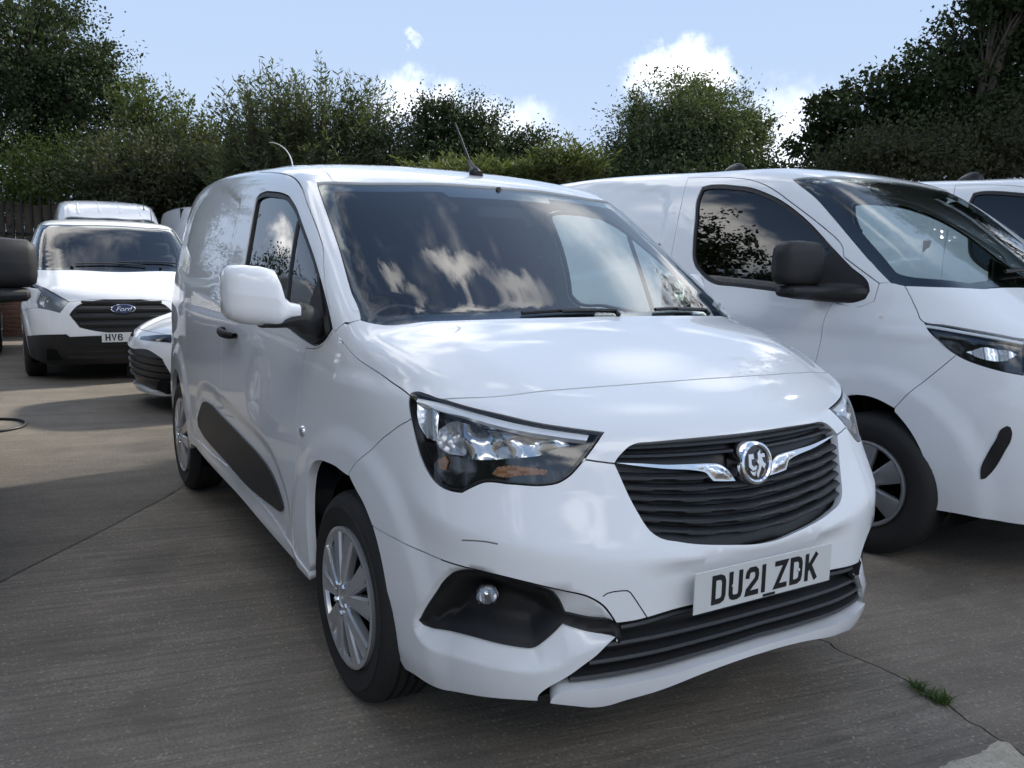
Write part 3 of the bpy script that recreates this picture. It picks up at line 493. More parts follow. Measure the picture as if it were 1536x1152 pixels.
# ------------------------------------------------------------------ vehicle body surfaces
class Spline:
    def __init__(s, x, y):
        x = np.array(x, float); y = np.array(y, float); n = len(x); h = np.diff(x)
        A = np.eye(n); r = np.zeros(n)
        for i in range(1, n - 1):
            A[i, i - 1] = h[i - 1]; A[i, i] = 2 * (h[i - 1] + h[i]); A[i, i + 1] = h[i]
            r[i] = 6 * ((y[i + 1] - y[i]) / h[i] - (y[i] - y[i - 1]) / h[i - 1])
        s.m = np.linalg.solve(A, r); s.x = x; s.y = y; s.h = h
        s.d0 = (y[1] - y[0]) / h[0] - h[0] * s.m[1] / 6; s.d1 = (y[-1] - y[-2]) / h[-1] + h[-1] * s.m[-2] / 6
    def __call__(s, t):
        t = np.asarray(t, float); q = np.clip(t, s.x[0], s.x[-1])
        i = np.clip(np.searchsorted(s.x, q) - 1, 0, len(s.h) - 1)
        h = s.h[i]; a = s.x[i + 1] - q; b = q - s.x[i]
        v = (s.m[i] * a**3 + s.m[i + 1] * b**3) / (6 * h) + (s.y[i] / h - s.m[i] * h / 6) * a + (s.y[i + 1] / h - s.m[i + 1] * h / 6) * b
        return v + np.minimum(t - s.x[0], 0) * s.d0 + np.maximum(t - s.x[-1], 0) * s.d1
def smax(a, b, k): return .5 * (a + b + np.sqrt((a - b)**2 + k * k))
def smin(a, b, k): return .5 * (a + b - np.sqrt((a - b)**2 + k * k))
def sstep(a, b, x):
    t = np.clip((x - a) / (b - a), 0, 1); return t * t * (3 - 2 * t)
class Body:
    """implicit body: blended bonnet, windscreen, roof, flanks, nose and tail"""
    def __init__(s, c, disp=None):
        s.c = c; s.F0 = Spline(*c['F0']); s.W = Spline(*c['W']); s.Bn = Spline(*c['B']); s.Rf = Spline(*c['R']); s.tw = Spline(*c['taper'])
        s.disp = disp
    def f(s, p):
        c = s.c; x, y, z = p[..., 0], p[..., 1], p[..., 2]; ay = np.sqrt(y * y + 1e-4)
        B = s.Bn(x) - c['bcr'] * ay**2 - c['bcr4'] * ay**6
        w = c['ws']; xs = x + w[2] * ay**2 + w[4] * ay**4
        Wd = w[1] - (xs - w[0]) * w[3] - w[5] * (xs - w[0])**2
        Rr = s.Rf(x) - c['rcr'] * ay**2 - c['rcr4'] * ay**4
        top = z - smax(B, smin(Wd, Rr, c['kwr']), c['kbw'])
        side = ay - (s.W(z) + s.tw(x))
        fr = x - (s.F0(z) - c['p2'] * ay**2 - c['p4'] * ay**4 - c['p8'] * ay**8)
        v = smax(side, fr, c['kfs'])
        v = smax(v, top, c['kt0'] + (c['kt1'] - c['kt0']) * np.clip((z - 1.05) / .35, 0, 1))
        return smax(v, c['xr'] + c['rs'] * (z - 1.) - x, c['kr'])
    def grad(s, P):
        e = 1e-4; g = np.stack([(s.f(P + d) - s.f(P - d)) for d in np.eye(3) * e], -1)
        return g / np.linalg.norm(g, axis=-1, keepdims=True)
    def along(s, P, d):
        """surface point from inside point P in direction d"""
        P = np.atleast_2d(np.asarray(P, float)); d = np.broadcast_to(np.asarray(d, float), P.shape)
        lo = np.zeros(len(P)); hi = np.full(len(P), 2.6)
        for _ in range(34):
            m = .5 * (lo + hi); o = s.f(P + d * m[:, None]) > 0
            hi = np.where(o, m, hi); lo = np.where(o, lo, m)
        return P + d * hi[:, None]
    def at_xz(s, x, z):
        x = np.atleast_1d(np.asarray(x, float)); z = np.broadcast_to(np.asarray(z, float), x.shape)
        return s.along(np.stack([x, 0 * x, z], -1), (0, -1, 0))
    def at_yz(s, y, z, x0=0.0):
        y = np.atleast_1d(np.asarray(y, float)); z = np.broadcast_to(np.asarray(z, float), y.shape)
        return s.along(np.stack([0 * y + x0, y, z], -1), (1, 0, 0))
class Chart:
    def __init__(s, body, kind, c=(0, 0, 0), k=1.0):
        s.b = body; s.kind = kind; s.c = np.array(c, float); s.k = k
    def inv(s, P):
        P = np.asarray(P, float); d = P - s.c
        if s.kind == 'cyl':
            a = np.arctan2(d[:, 2], -d[:, 1]); a = np.where(a < -math.pi / 2, a + 2 * math.pi, a)
            return np.stack([P[:, 0], a * s.k], -1)
        sx = d[:, 0] if s.kind == 'front' else -d[:, 0]
        r = np.hypot(d[:, 1], d[:, 2]) + 1e-12; al = np.arctan2(r, sx)
        return np.stack([al * d[:, 1] / r * s.k, al * d[:, 2] / r * s.k], -1)
    def base(s, uv):
        uv = np.asarray(uv, float)
        if s.kind == 'cyl':
            a = uv[:, 1] / s.k; O = np.stack([uv[:, 0], 0 * a + s.c[1], 0 * a + s.c[2]], -1)
            return s.b.along(O, np.stack([0 * a, -np.cos(a), np.sin(a)], -1))
        q = uv / s.k; al = np.hypot(q[:, 0], q[:, 1]) + 1e-12; sa = np.sin(al) / al
        sx = 1 if s.kind == 'front' else -1
        return s.b.along(np.broadcast_to(s.c, (len(uv), 3)), np.stack([sx * np.cos(al), sa * q[:, 0], sa * q[:, 1]], -1))
    def S(s, uv, extra=None):
        P = s.base(uv); n = s.b.grad(P)
        d = np.zeros(len(P))
        if s.b.disp: d = d + s.b.disp(P)
        if extra: d = d + extra(P, uv)
        return P + n * d[:, None]
    def SN(s, uv, extra=None, e=0.0025):
        P = s.S(uv, extra)
        du = s.S(uv + [e, 0], extra) - s.S(uv - [e, 0], extra); dv = s.S(uv + [0, e], extra) - s.S(uv - [0, e], extra)
        n = np.cross(du, dv); n /= np.linalg.norm(n, axis=-1, keepdims=True) + 1e-12
        g = s.b.grad(P); n *= np.sign((n * g).sum(-1))[:, None]
        return P, n
def dedupe(p, eps=2e-3):
    out = [p[0]]
    for q in p[1:]:
        if np.linalg.norm(q - out[-1]) > eps: out.append(q)
    if len(out) > 2 and np.linalg.norm(out[0] - out[-1]) < eps: out.pop()
    return np.array(out)
def curve2(p, h, closed=True, corner=34.0):
    """resample a polyline with a smooth interpolating curve that keeps true corners"""
    p = dedupe(np.asarray(p, float)) if closed else np.asarray(p, float)
    n = len(p); idx = range(n)
    def cornerq(i):
        if not closed and i in (0, n - 1): return True
        a = p[i] - p[i - 1]; b = p[(i + 1) % n] - p[i]
        c = (a * b).sum() / (np.linalg.norm(a) * np.linalg.norm(b) + 1e-12)
        return math.degrees(math.acos(max(-1, min(1, c)))) > corner
    cq = [cornerq(i) for i in idx]; out = []
    for i in range(n if closed else n - 1):
        j = (i + 1) % n; p1, p2 = p[i], p[j]; d = np.linalg.norm(p2 - p1)
        def tan(k, first):
            if cq[k]: return None
            a, b = p[k] - p[k - 1], p[(k + 1) % n] - p[k]
            la, lb = np.linalg.norm(a), np.linalg.norm(b)
            return (a / la * lb + b / lb * la) / (la + lb)
        t1, t2 = tan(i, True), tan(j, False); ch = (p2 - p1) / max(d, 1e-9)
        if t1 is None and t2 is None: t1 = t2 = ch
        elif t1 is None: t1 = 1.5 * ch - .5 * t2
        elif t2 is None: t2 = 1.5 * ch - .5 * t1
        m = max(1, int(round(d / h)))
        for q in range(m):
            t = q / m; a = 2 * t**3 - 3 * t**2 + 1; b = t**3 - 2 * t**2 + t
            out.append(a * p1 + b * d * t1 + (1 - a) * p2 + (t**3 - t**2) * d * t2)
    if not closed: out.append(p[-1])
    return np.array(out)
def inset(p, g):
    """move a closed loop towards its inside by g"""
    a = np.roll(p, 1, 0); b = np.roll(p, -1, 0)
    area = .5 * np.sum(p[:, 0] * b[:, 1] - b[:, 0] * p[:, 1])
    e1 = p - a; e2 = b - p
    n1 = np.stack([-e1[:, 1], e1[:, 0]], -1); n2 = np.stack([-e2[:, 1], e2[:, 0]], -1)
    n1 /= np.linalg.norm(n1, axis=1, keepdims=True) + 1e-12; n2 /= np.linalg.norm(n2, axis=1, keepdims=True) + 1e-12
    m = n1 + n2; l = (m * m).sum(1, keepdims=True); m = 2 * m / np.maximum(l, 1.0)
    return p + m * g * np.sign(area)
def inside(q, loops):
    r = np.zeros(len(q), bool)
    for lp in loops:
        a = lp; b = np.roll(lp, -1, 0)
        for k in range(0, len(q), 4000):
            x, y = q[k:k + 4000, 0][:, None], q[k:k + 4000, 1][:, None]
            c = ((a[:, 1] > y) != (b[:, 1] > y)) & (x < (b[:, 0] - a[:, 0]) * (y - a[:, 1]) / (b[:, 1] - a[:, 1] + 1e-15) + a[:, 0])
            r[k:k + 4000] ^= (c.sum(1) % 2).astype(bool)
    return r
def pdist(q, poly, closed=True):
    """distance from points q to polyline"""
    a = poly if closed else poly[:-1]; b = np.roll(poly, -1, 0) if closed else poly[1:]
    out = np.empty(len(q)); ab = b - a; l2 = (ab * ab).sum(1) + 1e-12
    for k in range(0, len(q), 4000):
        ap = q[k:k + 4000, None] - a[None]
        t = np.clip((ap * ab).sum(-1) / l2, 0, 1)
        out[k:k + 4000] = np.sqrt((((ap - t[..., None] * ab)**2).sum(-1)).min(1))
    return out
def panel(name, loops, chart, mat, parent=None, h=0.03, gap=0.0022, flange=0.026, off=0.0, extra=None, mirror=False, creases=(), corner=34.0, ready=False):
    """sheet on the body surface inside the given loops (outer first, then holes), with returned edges"""
    L2 = []
    for i, lp in enumerate(loops):
        q = lp if ready else curve2(chart.inv(np.asarray(lp, float)), h * 0.55, True, corner)
        q = inset(q, gap if i == 0 else -gap)
        L2.append(q)
    pts = list(np.concatenate(L2)); edges = []; b = 0
    for q in L2:
        n = len(q); edges += [(b + i, b + (i + 1) % n) for i in range(n)]; b += n
    allp = np.array(pts)
    for cr_ in creases:
        q = curve2(cr_, h * 0.55, False)
        ok = inside(q, L2) & (pdist(q, L2[0]) > h * .3)
        for i in range(len(q)):
            if ok[i]:
                pts.append(q[i])
                if i and ok[i - 1]: edges.append((len(pts) - 2, len(pts) - 1))
    lo, hi = L2[0].min(0), L2[0].max(0)
    xs = np.arange(lo[0], hi[0], h); ys = np.arange(lo[1], hi[1], h * .866)
    g = np.array([(x + (h / 2 if j % 2 else 0), y) for j, y in enumerate(ys) for x in xs])
    if len(g):
        g = g[inside(g, L2)]
        allb = np.array(pts)
        if len(g):
            keep = np.ones(len(g), bool)
            for k in range(0, len(g), 2000):
                d = g[k:k + 2000, None] - allb[None]
                keep[k:k + 2000] = (d * d).sum(-1).min(1) > (h * .5)**2
            pts += list(g[keep])
    r = geometry.delaunay_2d_cdt([Vector((float(p[0]), float(p[1]))) for p in pts], edges, [], 0, 1e-6, False)
    uv = np.array([(p.x, p.y) for p in r[0]]); tri = np.array([t for t in r[2]])
    cen = uv[tri].mean(1); tri = tri[inside(cen, L2)]
    ex = (lambda P, q: off + (extra(P, q) if extra else 0.0))
    P, n = chart.SN(uv, ex)
    # orientation
    fn = np.cross(P[tri[:, 1]] - P[tri[:, 0]], P[tri[:, 2]] - P[tri[:, 0]])
    flip = (fn * n[tri[:, 0]]).sum(1) < 0
    tri[flip] = tri[flip][:, ::-1]
    V = [P]; NN = [n]; F = [tuple(t) for t in tri]; base = len(P)
    if flange:
        for q in L2:
            A, na = chart.SN(q, ex); m = len(q)
            B = A - na * flange
            V += [A, B]; NN += [np.zeros_like(A), np.zeros_like(A)]
            F += [(base + i, base + (i + 1) % m, base + m + (i + 1) % m, base + m + i) for i in range(m)]
            base += 2 * m
    V = np.concatenate(V); NN = np.concatenate(NN)
    o = mesh_obj(name, V, F, mat, parent, True, NN)
    if mirror:
        o2 = mesh_obj(name, V, F, mat, parent, True, NN, mirror=True)
        return o, o2
    return o
def strip(name, chart_pts, chart, width, mat, parent, off=0.001, mirror=False, depth=0.004):
    """narrow raised or sunk bead that follows a curve (given in 3D) over the body"""
    uv = curve2(chart.inv(np.asarray(chart_pts, float)), 0.02, False)
    t = np.gradient(uv, axis=0); nn = np.stack([-t[:, 1], t[:, 0]], -1); nn /= np.linalg.norm(nn, axis=1, keepdims=True) + 1e-12
    rows = []
    for a, hh in ((-1, -depth), (-.8, 0), (0, .15 * depth), (.8, 0), (1, -depth)):
        P, n = chart.SN(uv + nn * (a * width / 2)); rows.append(P + n * (off + hh))
    mb = MB(); mb.grid(np.array(rows))
    o = mb.build(name, mat, parent, smooth=True)
    if mirror: mb.build(name, mat, parent, smooth=True, mirror=True)
    return o
def sym(half):
    """close a half outline (right side, y<0, from centre to centre) with its mirror image"""
    h = np.array([p for p in half if p[1] < -0.012], float)
    m = h[::-1].copy(); m[:, 1] *= -1
    return np.concatenate([h, m])
def cat(*ps): return np.concatenate([np.asarray(p, float) for p in ps])
def rev(p): return np.asarray(p, float)[::-1]
def clone(o, parent=None, loc=None):
    c = o.copy(); COL.objects.link(c)
    if parent is not None: c.parent = parent
    for k in ('label', 'category', 'group'):
        if k in c.keys() and parent is not None: del c[k]
    for ch in list(o.children): clone(ch, c)
    return c

# ------------------------------------------------------------------ wheels
def wheel(parent, pos, R, width, side, rim, style, phase=0.0, fine=True):
    """side -1: outer face towards -y. Returns the wheel (a part) with its own tyre and cover"""
    x, y, z = pos; s = side; n = 64 if fine else 36
    w = width; hw = w / 2
    # tyre profile: (radius, offset from outer face going inwards)
    groove = 0.009
    pr = [(rim - .012, .035), (rim + .002, .014), (rim + .012, .008), (rim + .035, .001), ((R + rim) / 2 + .01, -.004), (R - .045, .0), (R - .022, .008), (R - .009, .022), (R - .003, .034)]
    gx = [.25, .42, .58, .75]
    for g in gx:
        pr += [(R, g * w - .007), (R - groove, g * w - .004), (R - groove, g * w + .004), (R, g * w + .007)]
    pr += [(R - .003, w - .034), (R - .009, w - .022), (R - .03, w - .004), (rim + .03, w), (rim - .01, w - .03)]
    mb = MB(); mb.lathe([(r, -s * h + 0) if False else (r, (-s) * h) for r, h in pr], n, 'y', (x, y, z))
    # shoulder sipes
    for k in range(n if fine else 0):
        a = 2 * math.pi * k / n
        c = (x + (R - .0165) * math.cos(a), y - s * .024, z + (R - .0165) * math.sin(a))
        mb.box(c, (.014, .020, .004), Matrix.Rotation(-a, 4, 'Y') @ Matrix.Rotation(s * 0.75, 4, 'Z'))
    tyre = mb.build('tyre', M['tyre_rubber'], parent, angle=40)
    # dark dish behind cover
    d = MB(); d.lathe([(rim, -s * .012), (rim - .012, -s * .03), (rim - .03, -s * .09), (.09, -s * .10), (.0, -s * .10)], 40, 'y', (x, y, z)); d.build('brake_disc', M['void_black'], tyre, angle=30)
    # cover
    cv = MB()
    cv.lathe([(rim + .004, -s * .012), (rim + .004, s * .001), (rim - .004, s * .004), (rim - .014, s * .0), (rim - .017, -s * .012)], 56, 'y', (x, y, z))
    def face(r): return s * (.010 + .004 * math.cos(r / rim * 2.2)) - s * .006 * (r / rim)**2 
    r0, r1 = .052, rim - .010
    def spoke(a_mid, half_in, half_out, r_in, r_out, dish, side_h=.022, twist=0.0):
        rows = []
        m = 9
        for i in range(m):
            t = i / (m - 1); r = r_in + (r_out - r_in) * t; hwid = half_in + (half_out - half_in) * t
            am = a_mid + twist * math.sin(t * math.pi * .5)
            row = []
            for q, dz in ((-1, -side_h), (-1, 0), (-.72, .006), (0, .004 - dish), (.72, .006), (1, 0), (1, -side_h)):
                a = am + q * hwid / max(r, .03)
                row.append((x + r * math.cos(a), y + face(r) + s * (dz - .004), z + r * math.sin(a)))
            rows.append(row)
        cv.grid(rows)
    if style == 'paired':
        for k in range(5):
            a = phase + 2 * math.pi * k / 5
            spoke(a - .20, .016, .035, .045, r1, .004, twist=-.06)
            spoke(a + .20, .016, .035, .045, r1, .004, twist=.06)
        hub_r = .062
    else:
        for k in range(6):
            spoke(phase + 2 * math.pi * k / 6, .026, .058, .05, r1, .003)
        hub_r = .07
    cv.lathe([(hub_r, -s * .02), (hub_r, s * .006), (hub_r - .008, s * .012), (.03, s * .013), (.027, s * .009), (0, s * .009)], 32, 'y', (x, y, z))
    cover = cv.build('wheel_cover', M['wheel_silver' if style == 'paired' else 'wheel_shaded'], parent, angle=38)
    for k in range(5):
        a = phase + .63 + 2 * math.pi * k / 5
        nb = MB()
        nb.lathe([(.0095, -s * .0), (.0095, s * .016), (.006, s * .021), (0, s * .021)], 6, 'y', (x + .048 * math.cos(a), y, z + .048 * math.sin(a)))
        nb.build('wheel_nut', M['chrome'], cover, angle=30)
    return tyre
def wheel_well(parent, x, y0, z, r, depth, side):
    mb = MB(); mb.lathe([(r, 0), (r, -side * depth), (0.0, -side * depth)], 36, 'y', (x, y0, z), -0.35, math.pi + .35)
    return mb.build('wheel_arch_liner', M['void_black'], parent, smooth=True)
def glyphs(txt, h, w, t, gap, space):
    """plain block characters as polygons of strokes; returns list of quads in plate units and the total width"""
    S = {'D': [[(0, 0), (0, 1), (.62, 1), (.9, .93), (1, .78), (1, .22), (.9, .07), (.62, 0), (0, 0)]],
         'U': [[(0, 1), (0, .2), (.1, .05), (.32, 0), (.68, 0), (.9, .05), (1, .2), (1, 1)]],
         '2': [[(0, .76), (.05, .9), (.25, 1), (.75, 1), (.95, .9), (1, .74), (.95, .58), (.06, .14), (0, 0), (1, 0)]],
         '1': [[(.5, 0), (.5, 1)]], 'Z': [[(0, 1), (1, 1), (0, 0), (1, 0)]],
         'K': [[(0, 0), (0, 1)], [(1, 1), (.12, .42)], [(.34, .6), (1, 0)]],
         'H': [[(0, 0), (0, 1)], [(1, 0), (1, 1)], [(0, .5), (1, .5)]], 'V': [[(0, 1), (.5, 0), (1, 1)]],
         '6': [[(.95, .84), (.85, .95), (.68, 1), (.32, 1), (.1, .92), (0, .75), (0, .22), (.1, .05), (.32, 0), (.68, 0), (.9, .05), (1, .2), (1, .38), (.9, .53), (.68, .57), (0, .55)]]}
    out = []; x = 0.0
    for ch in txt:
        if ch == ' ': x += space; continue
        cw = t if ch == '1' else w
        for st in S[ch]:
            q = [np.array((x + t / 2 + px * (cw - t) if ch != '1' else x + t / 2, t / 2 + py * (h - t))) for px, py in st]
            cl = np.linalg.norm(q[0] - q[-1]) < 1e-6
            if cl: q = q[:-1]
            nq = len(q); Lf = []; Rt = []
            for i in range(nq):
                a = q[i] - q[i - 1] if (i or cl) else None; b = q[(i + 1) % nq] - q[i] if (i < nq - 1 or cl) else None
                if a is None: a = b
                if b is None: b = a
                a = a / np.linalg.norm(a); b = b / np.linalg.norm(b)
                n1 = np.array((-a[1], a[0])); n2 = np.array((-b[1], b[0])); m = n1 + n2; m = m * (2 / max((m * m).sum(), .55)) * t / 2
                p = q[i].copy()
                if not cl and i == 0: p = p - b * t / 2
                if not cl and i == nq - 1: p = p + a * t / 2
                Lf.append(p + m); Rt.append(p - m)
            for i in range(nq if cl else nq - 1):
                j = (i + 1) % nq; out.append([Lf[i], Rt[i], Rt[j], Lf[j]])
        x += cw + gap
    return out, x - gap
def number_plate(parent, centre, normal, txt, start=None, w=.52, hgt=.111):
    nrm = Vector(normal).normalized(); up = (Vector((0, 0, 1)) - nrm * nrm.z).normalized(); rt = up.cross(nrm)   # rt: reading direction
    Mx = Matrix((rt, up, nrm)).transposed().to_4x4()
    mb = MB(); mb.box(centre, (w, hgt, .004), Mx, .0015)
    pl = mb.build('number_plate', M['plate_white'], parent)
    if not txt: return pl
    g, tw = glyphs(txt, .079, .050, .0148, .0105, .024)
    x0 = -tw / 2 if start is None else -w / 2 + start
    lb = MB()
    C0 = Vector(centre)
    for k, q in enumerate(g):
        hh = .0026 + .00004 * (k % 9)
        lb.add([C0 + rt * (x0 + p[0]) + up * (p[1] - .0395) + nrm * hh for p in q], [(0, 1, 2, 3)])
    lb.build('lettering', M['plate_ink'], pl)
    return pl, C0, rt, up, nrm
def shell_loft(sections, n=24, p=3.0):
    """closed superellipse loft: sections (y, cx, cz, hx, hz)"""
    rows = []
    for (y, cx_, cz, hx, hz_) in sections:
        row = []
        for k in range(n):
            a = 2 * math.pi * k / n; c, s = math.cos(a), math.sin(a)
            row.append((cx_ + hx * math.copysign(abs(c)**(2 / p), c), y, cz + hz_ * math.copysign(abs(s)**(2 / p), s)))
        row.append(row[0]); rows.append(row)
    mb = MB(); mb.grid(rows)
    b = len(rows) - 1; m = n + 1
    mb.f.append(tuple(range(n))[::-1]); mb.f.append(tuple(b * m + k for k in range(n)))
    return mb
# ------------------------------------------------------------------ the small white van in front
T = TRACE['A']
for k_ in ('bonfront',):
    a_, b_ = np.array(T[k_][0]), np.array(T[k_][1]); T[k_] = [T[k_][0], (a_ * .85 + b_ * .15).tolist()] + T[k_][1:]
small = Body(SMALL_SHAPE)
cyl = Chart(small, 'cyl', (0, 0, .9), .85)
fro = Chart(small, 'front', (-.3, 0, .65), 1.1)
tail = Chart(small, 'tail', (-2.6, 0, .95), 1.0)
FOG_UV = curve2(fro.inv(cat(T['stripup'], T['fog'], T['striplow'])), .02)
FACET_UV = curve2(fro.inv(cat(T['facet'], [T['bumpseam'][6], T['bumpseam'][7], T['bumpseam'][9]], [T['bumpseam'][13]])), .02)
CREASE_UV = curve2(fro.inv(cat(T['crease'], rev(T['crease'])[1:] * [1, -1, 1])), .03, False)
REC_XZ = curve2(np.array([(-1.66, 1.64), (-1.64, 1.30), (-1.66, 1.24), (-2.9, 1.24), (-3.1, 1.28), (-3.16, 1.42), (-3.12, 1.6), (-3.02, 1.655)]), .05)
STRIP_XZ = curve2(np.asarray(T['strip'])[:, [0, 2]], .03)
def small_disp(P):
    x, ay, z = P[:, 0], np.abs(P[:, 1]), P[:, 2]
    d = np.zeros(len(P))
    m = (ay > .66) & (z < 1.2)
    if m.any():
        for xc in (0.0, -2.785):
            r = np.hypot(x[m] - xc, (z[m] - .335) * (1.0))
            d[m] += .011 * (1 - sstep(.45, .535, r)) * sstep(.60, .72, ay[m]) * sstep(.18, .3, z[m])
        q = np.stack([x[m], z[m]], -1)
        k = inside(q, [STRIP_XZ]); ds = np.where(k, 0, pdist(q, STRIP_XZ))
        d[m] -= .009 * (1 - sstep(.05, .105, ds)) * sstep(-2.2, -2.05, q[:, 0] + 0 * ds)
    m = (ay > .66) & (z > 1.1) & (x < -1.5)
    if m.any():
        q = np.stack([x[m], z[m]], -1); k = inside(q, [REC_XZ])
        d[m] -= np.where(k, .013 * sstep(0, .05, pdist(q, REC_XZ)), 0)
    m = (x > .25) & (z < .95)
    if m.any():
        Q = P[m].copy(); Q[:, 1] = -np.abs(Q[:, 1]); uv = fro.inv(Q)
        dist = pdist(uv, CREASE_UV, False)
        cz = np.interp(-uv[:, 0], -CREASE_UV[:len(CREASE_UV) // 2, 0][::1], CREASE_UV[:len(CREASE_UV) // 2, 1]) if False else np.interp(uv[:, 0], CREASE_UV[:len(CREASE_UV) // 2 + 1, 0], CREASE_UV[:len(CREASE_UV) // 2 + 1, 1])
        above = uv[:, 1] > cz
        fade = sstep(.30, .55, Q[:, 0])
        d[m] += fade * np.where(above, .015 * np.clip(1 - dist / .13, 0, 1)**1.3, .015 * np.exp(-(dist / .075)**2))
        d[m] -= .022 * (1 - sstep(.26, .44, ay[m])) * sstep(.44, .47, z[m]) * (1 - sstep(.585, .625, z[m])) * (z[m] > .3)
        k = inside(uv, [FACET_UV]) | inside(uv, [FOG_UV])
        if k.any():
            dO = pdist(uv[k], FACET_UV); dH = np.where(inside(uv[k], [FOG_UV]), 0, pdist(uv[k], FOG_UV))
            dm = d[m]; dm[k] -= .034 * dO / (dO + dH + 1e-4); d[m] = dm
    # bonnet: raised centre field with a soft shoulder towards the wings
    m = (z > .98) & (x > -.12) & (x < .75)
    if m.any():
        d[m] -= .010 * sstep(.60, .74, ay[m] + .10 * sstep(.2, .6, x[m])) * sstep(.98, 1.04, z[m])
    return d
small.disp = small_disp

van = empty('delivery_van', (0, 0, 0))
tag(van, 'small white panel van in front with DU21 ZDK plate and black slatted grille', 'van')
WP = M['white_paint']
H = .015
wtop_c = T['wtop']
bonnet_half = cat(rev(T['bonfront']), [T['headtop'][4], T['headtop'][3], T['headtop'][2], T['headtop'][1]], T['bonside'], T['bonrear'])
panel('bonnet', [sym(bonnet_half)], fro, WP, van, h=H)
# wings
def arc_pts(xc, zc, rx, rz, a0, a1, n=18):
    return [small.at_xz(xc + rx * math.cos(a), zc + rz * math.sin(a))[0] for a in np.linspace(a0, a1, n)]
sill_b = np.array([small.at_xz(x, z)[0] for x, z in ((-.45, .312), (-.335, .30))])
wing_lp = cat(T['bonside'][::-1][:1], rev(T['bonside']), [T['headlow'][-1], T['headlow'][-2]], T['wingseam'], T['archrear'], [sill_b[1], sill_b[0]], T['doorfront'], T['sail'])
panel('front_wing', [wing_lp], fro, WP, van, h=H, mirror=True, flange=.03)
# doors
rear_edge = [small.at_xz(x, z)[0] for x, z in ((-1.60, 1.70), (-1.585, 1.5), (-1.575, 1.2), (-1.56, .9), (-1.545, .6), (-1.535, .42))]
sill_t = [small.at_xz(x, z)[0] for x, z in ((-1.1, .405), (-.75, .372))]
door_lp = cat(T['doorfront'], T['sail'], T['doorup'], rear_edge, sill_t)
win_lp = cat(T['win'], [small.at_xz(x, z)[0] for x, z in ((-.6, 1.118), (-1.0, 1.150), (-1.28, 1.175), (-1.31, 1.20))])
panel('front_door', [door_lp, win_lp], cyl, WP, van, h=H, mirror=True, flange=.025)
# side shell, pillars and roof in one pressing, windscreen aperture along its front edge
def rear_arch(n=16):
    a = np.array([(p[0], p[2]) for p in cat(rev(T['archfront']), rev(T['archrear'])[::-1])])
    return None
arch = [small.at_xz(-2.785 + .345 * math.cos(a), .335 + .375 * math.sin(a))[0] for a in np.linspace(-.08, math.pi + .08, 26)]
sill_low = [small.at_xz(x, z)[0] for x, z in ((-1.535, .375), (-1.9, .385), (-2.3, .385))]
tail_x = -3.40
tail_pts = [cyl.base(np.array([[tail_x, v]]))[0] for v in np.linspace(-.55, math.pi / 2, 16) * .85]
shell_half = cat(rev(T['wtop']), rev(T['wl']), rev(T['bonrear'][:5]), [T['bonrear'][0]], [T['sail'][-1]], T['doorup'], rear_edge, [small.at_xz(-1.535, .40)[0]], sill_low, arch, [small.at_xz(x, z)[0] for x, z in ((-3.2, .40),)], tail_pts)
panel('body_shell', [sym(shell_half)], cyl, WP, van, h=.02, flange=.025)
panel('rear_door', [np.concatenate([np.array(tail_pts), np.array(tail_pts)[::-1] * [1, -1, 1]])], tail, WP, van, h=.06, gap=.004)
# sills
sl_t = [small.at_xz(x, z)[0] for x, z in ((-.45, .318), (-.75, .366), (-1.1, .40), (-1.5, .412), (-1.9, .40), (-2.3, .398))]
sl_b = [small.at_xz(x, z)[0] for x, z in ((-2.42, .365), (-2.05, .345), (-1.3, .325), (-.7, .29), (-.33, .268))]
panel('sill', [cat([sl_t[0]], sl_t, sl_b, [sill_b[1]])], cyl, WP, van, h=.03, mirror=True, off=.004, flange=.05)
# windscreen with black border
ws_half = cat(rev(T['wtop']), rev(T['wl']), T['bonrear'][5:])
clear_half = cat(rev(T['cleartop']), T['clear'])
ws_loop = sym(ws_half)
panel('windscreen', [ws_loop], cyl, M['windscreen_glass'], van, h=.04, flange=0, off=-.006)
panel('windscreen_border', [ws_loop, sym(clear_half)], cyl, M['frit_black'], van, h=.03, flange=0, off=-.0095, gap=0.0)
# door glass, seals, quarter light
wu = curve2(cyl.inv(win_lp), .012)
win_in = inset(wu, .017)
def R3(uv): return cyl.S(uv)
glass_u = wu
for sgn in (False, True):
    pass
panel('window_seal', [wu, win_in], cyl, M['seal_rubber'], van, h=.02, ready=True, off=-.004, flange=.016, mirror=True)
panel('door_glass', [inset(wu, .012)], cyl, M['side_glass'], van, h=.04, ready=True, off=-.012, flange=0, mirror=True)
sail_lp = np.array([small.at_xz(x, z)[0] for x, z in ((-.205, 1.118), (-.30, 1.225), (-.375, 1.30), (-.405, 1.12), (-.39, 1.092), (-.27, 1.088))])
panel('mirror_mount', [sail_lp], cyl, M['black_plastic'], van, h=.03, off=.004, flange=.02, mirror=True)
strip('window_divider', [small.at_xz(x, z)[0] for x, z in ((-.62, 1.115), (-.68, 1.3), (-.735, 1.5))], cyl, .03, M['seal_rubber'], van, off=-.008, mirror=True)
panel('side_moulding', [T['strip']], cyl, M['grille_plastic'], van, h=.03, off=.007, flange=.02, mirror=True, gap=0)
strip('roof_seam', T['roofditch'] + [small.at_xz(-1.3, 1.79)[0].tolist()] if False else [T['roofditch'][0], T['roofditch'][1], T['roofditch'][2], (-1.3, -.62, 1.76), (-2.2, -.62, 1.79), (-3.2, -.61, 1.77)], cyl, .016, M['far_white_paint'], van, off=.0, depth=.006, mirror=True)
